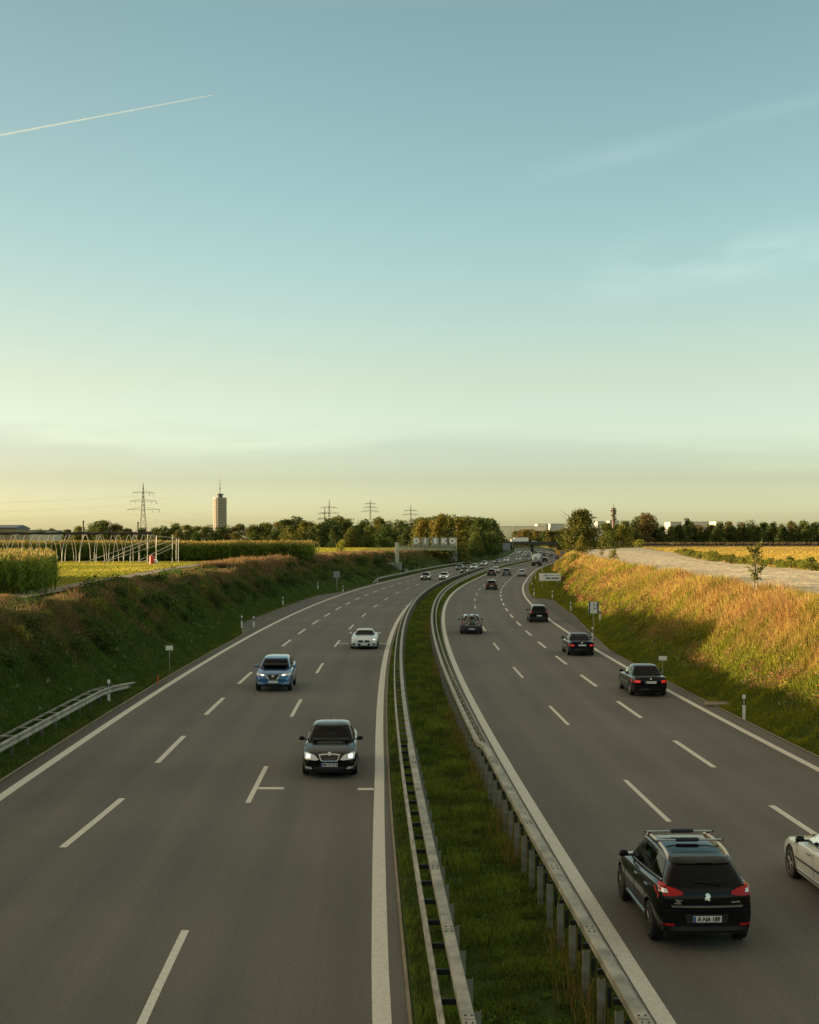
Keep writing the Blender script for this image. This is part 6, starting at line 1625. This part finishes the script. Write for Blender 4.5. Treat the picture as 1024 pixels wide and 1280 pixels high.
# ---- oncoming: black liftback with chrome grille frame
SL1 = spec(LIFT, fplate=(.435, 'FM CT 264'), mirm=PT['black']); hp = [(.33, .60), (.42, .575), (.76, .60), (.80, .76), (.70, .775), (.44, .70)]
gp = [(-.29, .60), (-.24, .555), (.24, .555), (.29, .60), (.34, .725), (.15, .745), (-.15, .745), (-.34, .725)]
gi = [(-.255, .605), (-.22, .575), (.22, .575), (.255, .605), (.29, .70), (.1, .715), (-.1, .715), (-.29, .70)]
fg = [(.54, .30), (.72, .32), (.74, .385), (.56, .37)]
SL1['parts'] = [('headlight', [('front', hp)], LENS, dict(off=.012)), ('headlight', [('front', mir(hp))], LENS, dict(off=.012)),
    ('lamp_bulb', [('front', [(.60, .63), (.72, .645), (.72, .735), (.60, .72)])], HEADON, dict(off=.018, step=.05)), ('lamp_bulb', [('front', mir([(.60, .63), (.72, .645), (.72, .735), (.60, .72)]))], HEADON, dict(off=.018, step=.05)),
    ('grille_frame', [('front', gp)], CHROME, dict(off=.016)), ('grille', [('front', gi)], TRIM, dict(off=.022)),
    ('emblem', [('front', [(.055 * math.cos(a * PI / 6), .735 + .045 * math.sin(a * PI / 6)) for a in range(12)])], CHROME, dict(off=.028)),
    ('fog_light', [('front', fg)], LENS, dict(off=.012)), ('fog_light', [('front', mir(fg))], LENS, dict(off=.012)),
    ('air_intake', [('front', [(-.5, .25), (.5, .25), (.5, .365), (-.5, .365)])], TRIM, dict(off=.006)), ('hood_seam', [('top', [(.62, 1.0), (.63, 1.0), (.42, 2.0), (.41, 2.0)]), ('top', [(-.63, 1.0), (-.62, 1.0), (-.41, 2.0), (-.42, 2.0)])], TRIM, dict(off=.003, depth=.005)),
    ('wiper', [('front', [(-.62, .965), (.05, .955), (.05, .967), (-.62, .977)])], TRIM, dict(off=.016)), *tail_std(.74, .88, .5, .85)]
tl1, _ = build_car('car', 'nearest oncoming black liftback with chrome grille frame, glossy pale roof', SL1, PT['black'], GIN, ALLOY, 2)
q = MB(); q.tube([(.06, -1.2, 1.44), (.07, -1.32, 1.62)], [.012, .006], 5); q.build('antenna', TRIM, tl1)
setcar(tl1, -3.70, 41.4, False, 1.38)
# ---- blue crossover
SL2 = spec(SUV, H=1.60, W=1.80, fplate=(.50, '')); hp = [(.36, .80), (.50, .755), (.80, .81), (.84, .89), (.62, .87)]
fgp = [(.50, .40), (.78, .43), (.82, .52), (.60, .47)]
SL2['parts'] = [('headlight', [('front', hp)], LENS, dict(off=.012)), ('headlight', [('front', mir(hp))], LENS, dict(off=.012)),
    ('lamp_bulb', [('front', [(.44, .79), (.60, .80), (.60, .855), (.44, .83)])], HEADON, dict(off=.02, step=.05)), ('lamp_bulb', [('front', mir([(.44, .79), (.60, .80), (.60, .855), (.44, .83)]))], HEADON, dict(off=.02, step=.05)),
    ('grille', [('front', [(-.18, .58), (.18, .58), (.36, .83), (-.36, .83)])], TRIM, dict(off=.008)),
    ('grille_frame', [('front', [(-.20, .585), (.20, .585), (.20, .625), (-.20, .625)]), ('front', [(.20, .585), (.38, .83), (.335, .83), (.165, .61)]), ('front', mir([(.20, .585), (.38, .83), (.335, .83), (.165, .61)]))], CHROME, dict(off=.016)),
    ('emblem', [('front', [(.07 * math.cos(a * PI / 6), .765 + .05 * math.sin(a * PI / 6)) for a in range(12)])], CHROME, dict(off=.022)),
    ('fog_light', [('front', fgp)], LENS, dict(off=.012)), ('fog_light', [('front', mir(fgp))], LENS, dict(off=.012)),
    ('air_intake', [('front', [(-.5, .30), (.5, .30), (.42, .42), (-.42, .42)])], TRIM, dict(off=.008)), ('bumper_skirt', [('front', [(-.75, .24), (.75, .24), (.8, .30), (-.8, .30)])], TRIM, dict(off=.01)),
    ('wheel_arch_trim', sides([(-1.0, .26), (1.0, .26), (1.0, .34), (-1.0, .34)]), TRIM, dict(off=.012)), *tail_std(.9, 1.05, .5, .85)]
tl2, _ = build_car('car', 'metallic blue oncoming crossover with bright headlights in the middle lane', SL2, PT['blue'], GIN, ALLOY, 2)
setcar(tl2, -7.45, 64.6, False, 1.32)
# ---- white roadster with black top
SL3 = spec(ROAD, fplate=(.345, '')); hp = [(.46, .62), (.78, .60), (.82, .70), (.66, .705)]
kg_ = [(.04, .49), (.36, .50), (.42, .56), (.36, .62), (.06, .625)]
it = [(.54, .26), (.80, .32), (.78, .44), (.62, .40)]
SL3['parts'] = [('headlight', [('front', hp)], LENS, dict(off=.01)), ('headlight', [('front', mir(hp))], LENS, dict(off=.01)),
    ('lamp_bulb', [('front', [(-.76, .63), (-.62, .64), (-.62, .685), (-.76, .675)])], HEADON, dict(off=.018, step=.05)),
    ('grille', [('front', kg_)], TRIM, dict(off=.01)), ('grille', [('front', mir(kg_))], TRIM, dict(off=.01)), ('air_intake', [('front', it)], TRIM, dict(off=.008)), ('air_intake', [('front', mir(it))], TRIM, dict(off=.008)),
    ('air_intake', [('front', [(-.40, .24), (.40, .24), (.44, .40), (-.44, .40)])], TRIM, dict(off=.006)), *tail_std(.66, .76, .5, .85)]
tl3, _ = build_car('car', 'white oncoming roadster with closed black soft top in the lane next to the median', SL3, PT['white'], GIN, ALLOYD, 2, roof=SOFT)
setcar(tl3, -3.72, 89.6, False, 1.28)

# ---- smaller traffic: one car of each shape and paint is built, further ones are copies of its tree
def small_front(on=False): return [*head_std(.62, .72, .50, .78, HEADON if on else LENS), ('grille', [('front', [(-.36, .56), (.36, .56), (.40, .70), (-.40, .70)])], TRIM, {}), ('air_intake', [('front', [(-.55, .28), (.55, .28), (.55, .42), (-.55, .42)])], TRIM, {})]
def small_rear(z0=.8, z1=.98): return [*tail_std(z0, z1, .56, .84), ('bumper_skirt', [('rear', [(-.8, .28), (.8, .28), (.84, .46), (-.84, .46)])], TRIM, dict(off=.01))]
FAR = {}
def far_car(label, shape, pm, o, y, away, on=False):
    key = (shape, pm, on)
    base = {'h': HATCH, 's': SEDAN, 'e': EST, 'u': SUV}[shape]
    if key not in FAR:
        S = spec(base); S['fplate'] = (.46, ''); S['rplate'] = (.62, '')
        S['parts'] = small_front(on) + (small_rear(.66, .82) if shape == 's' else small_rear())
        FAR[key] = t = build_car('car', label, S, PT[pm], GIN if not away else GOUT, ALLOY, 1)[0]
    else:
        t = copy_tree(FAR[key]); t['label'] = label; t['group'] = GOUT if away else GIN
    setcar(t, o, y, away, base['ra'] if away else base['fa'])
    return t
LN = [
 ('dark oncoming estate in the middle lane, below the letter panels', 'e', 'grey', -6.9, 245, True), ('white oncoming estate below the letter panels', 'e', 'white', -3.6, 247, True),
 ('dark oncoming hatchback, left one of the dark pair under the large sign back', 'h', 'grey', -7.0, 327, False), ('black oncoming saloon, right one of the dark pair under the large sign back', 's', 'black', -3.3, 297, True),
 ('white oncoming hatchback just right of the dark pair under the large sign back', 'h', 'white', -4.3, 338, True), ('silver oncoming estate between the white hatchback and the dark grove', 'e', 'silver', -5.9, 384, True),
 ('dark oncoming car with bright lights before the grove', 'h', 'bluegrey', -5.7, 424, True), ('small white oncoming car just right of the dark one with bright lights', 'h', 'white', -5.5, 455, True),
 ('silver oncoming estate close to the median before the bridge', 'e', 'silver', -3.4, 484, True)]
for lb, sh, pm, o, y, on in LN: far_car(lb, sh, pm, o, y, False, on)
for i, (px, y, sh, pm) in enumerate([(648, 640, 'h', 'white'), (652, 720, 's', 'silver'), (656, 800, 'h', 'white'), (660, 700, 'e', 'grey'), (664, 830, 's', 'white'), (668.5, 790, 'h', 'silver'), (655, 600, 's', 'black')]):
    o = [-5.9, -9.6, -5.9, -3.6, -9.6, -3.6, -3.6][i]
    far_car('tiny ' + {'white': 'white', 'silver': 'silver', 'grey': 'grey', 'black': 'black'}[pm] + ' oncoming car in the queue at the far bridge', sh, pm, o, y, False, True)
RN = [
 ('dark red compact car in the middle lane, nearest of the small cars ahead', 'h', 'red', 7.4, 197, False), ('reddish estate in the left lane, left of the white van-like estate', 'e', 'red', 4.1, 275, False),
 ('white estate in the left lane just ahead of the reddish estate', 'e', 'white', 3.8, 298, False), ('tall dark off-roader in the middle lane right of the white estate', 'u', 'grey', 7.3, 275, False),
 ('silver hatchback in the right lane behind the tanker', 'h', 'silver', 10.7, 269, False), ('black off-roader in the middle lane right of the tanker', 'u', 'black', 8.4, 448, False), ('dark hatchback ahead of the black off-roader, beside the tanker', 'h', 'bluegrey', 5.4, 484, False),
 ('dark car in the right lane just left of the orange sign', 'u', 'grey', 10.0, 526, False), ('tiny white car under the right half of the far bridge', 'h', 'white', 7.0, 740, False), ('tiny silver car in the right lane before the far bridge', 's', 'silver', 10.5, 690, False),
 ('tiny black car in the left lane before the far bridge', 's', 'black', 3.9, 640, False), ('tiny grey estate in the middle lane before the far bridge', 'e', 'grey', 7.2, 610, False), ('tiny white car in the left lane under the far bridge', 's', 'white', 3.9, 810, False)]
for lb, sh, pm, o, y, on in RN: far_car(lb, sh, pm, o, y, True, on)

# ---- tanker lorry
t = thing('tanker_truck', 'tanker lorry with round white tank and red rear, in the right lane before the bend', 'truck', (0, 0, 0), 0, None)
q = MB(); q.lathe([(.05, -6.05), (.7, -6.0), (1.05, -5.85), (1.22, -5.6), (1.25, -5.2), (1.25, 2.2), (1.15, 2.6), (.6, 2.8)], 32, 'y', (0, 0, 2.35)); tk_ = q.build('tank', PT['white'], t, True)
q = MB()
for y in (-4, -1.6, .8): q.lathe([(1.26, y - .05), (1.275, y - .05), (1.275, y + .05), (1.26, y + .05)], 32, 'y', (0, 0, 2.35))
q.lathe([(.42, -6.10), (.46, -6.06), (.46, -5.9), (.42, -5.9)], 20, 'y', (0, 0, 2.2)); q.build('band', M_['steel'], tk_)
q = MB(); q.box((0, -1.8, .98), (1.1, 8.4, .3)); q.build('chassis', TRIM, t)
q = MB(); q.box((0, -5.95, .86), (2.48, .22, .62)); q.box((-1.1, -5.2, 1.0), (.3, 1.6, .5)); q.box((1.1, -5.2, 1.0), (.3, 1.6, .5)); rb = q.build('rear_bumper', PT['red'], t, bevel=.03)
q = MB()
for s in (-1, 1): q.box((s * .95, -6.07, .86), (.42, .03, .16))
q.build('tail_light', TAIL, t)
for y in (-4.7, -3.4, -2.1, 3.4):
    for s in (-1, 1):
        q = MB(); q.lathe([(.25, -.28), (.48, -.28), (.52, -.2), (.52, .2), (.48, .28), (.25, .28)], 20, 'x', (s * .98, y, .52)); q.build('wheel', M_['rubber'], t)
q = MB(); q.box((0, 4.1, 2.05), (2.45, 2.1, 2.7), taper=.95); q.build('cab', PT['white'], t, bevel=.15)
q = MB(); q.box((0, 5.13, 2.55), (2.1, .04, .9)); q.build('windscreen', GLASS, t)
setcar(t, 9.7, 383, True, -4.7)
# plate strip on the tiny lorry already crossing the bridge, and a van roof behind its parapet
zd1b = pz(678.8, 850)
tv_ = copy_tree(FAR[('e', 'white', True)]) if ('e', 'white', True) in FAR else None
if tv_:
    tv_['label'] = 'white car crossing the far bridge, roof showing over the parapet'; tv_['group'] = ''; tv_.location = (pix(667, 857), 857, zd1b); tv_.rotation_euler = (0, 0, R(90)); del tv_['group']
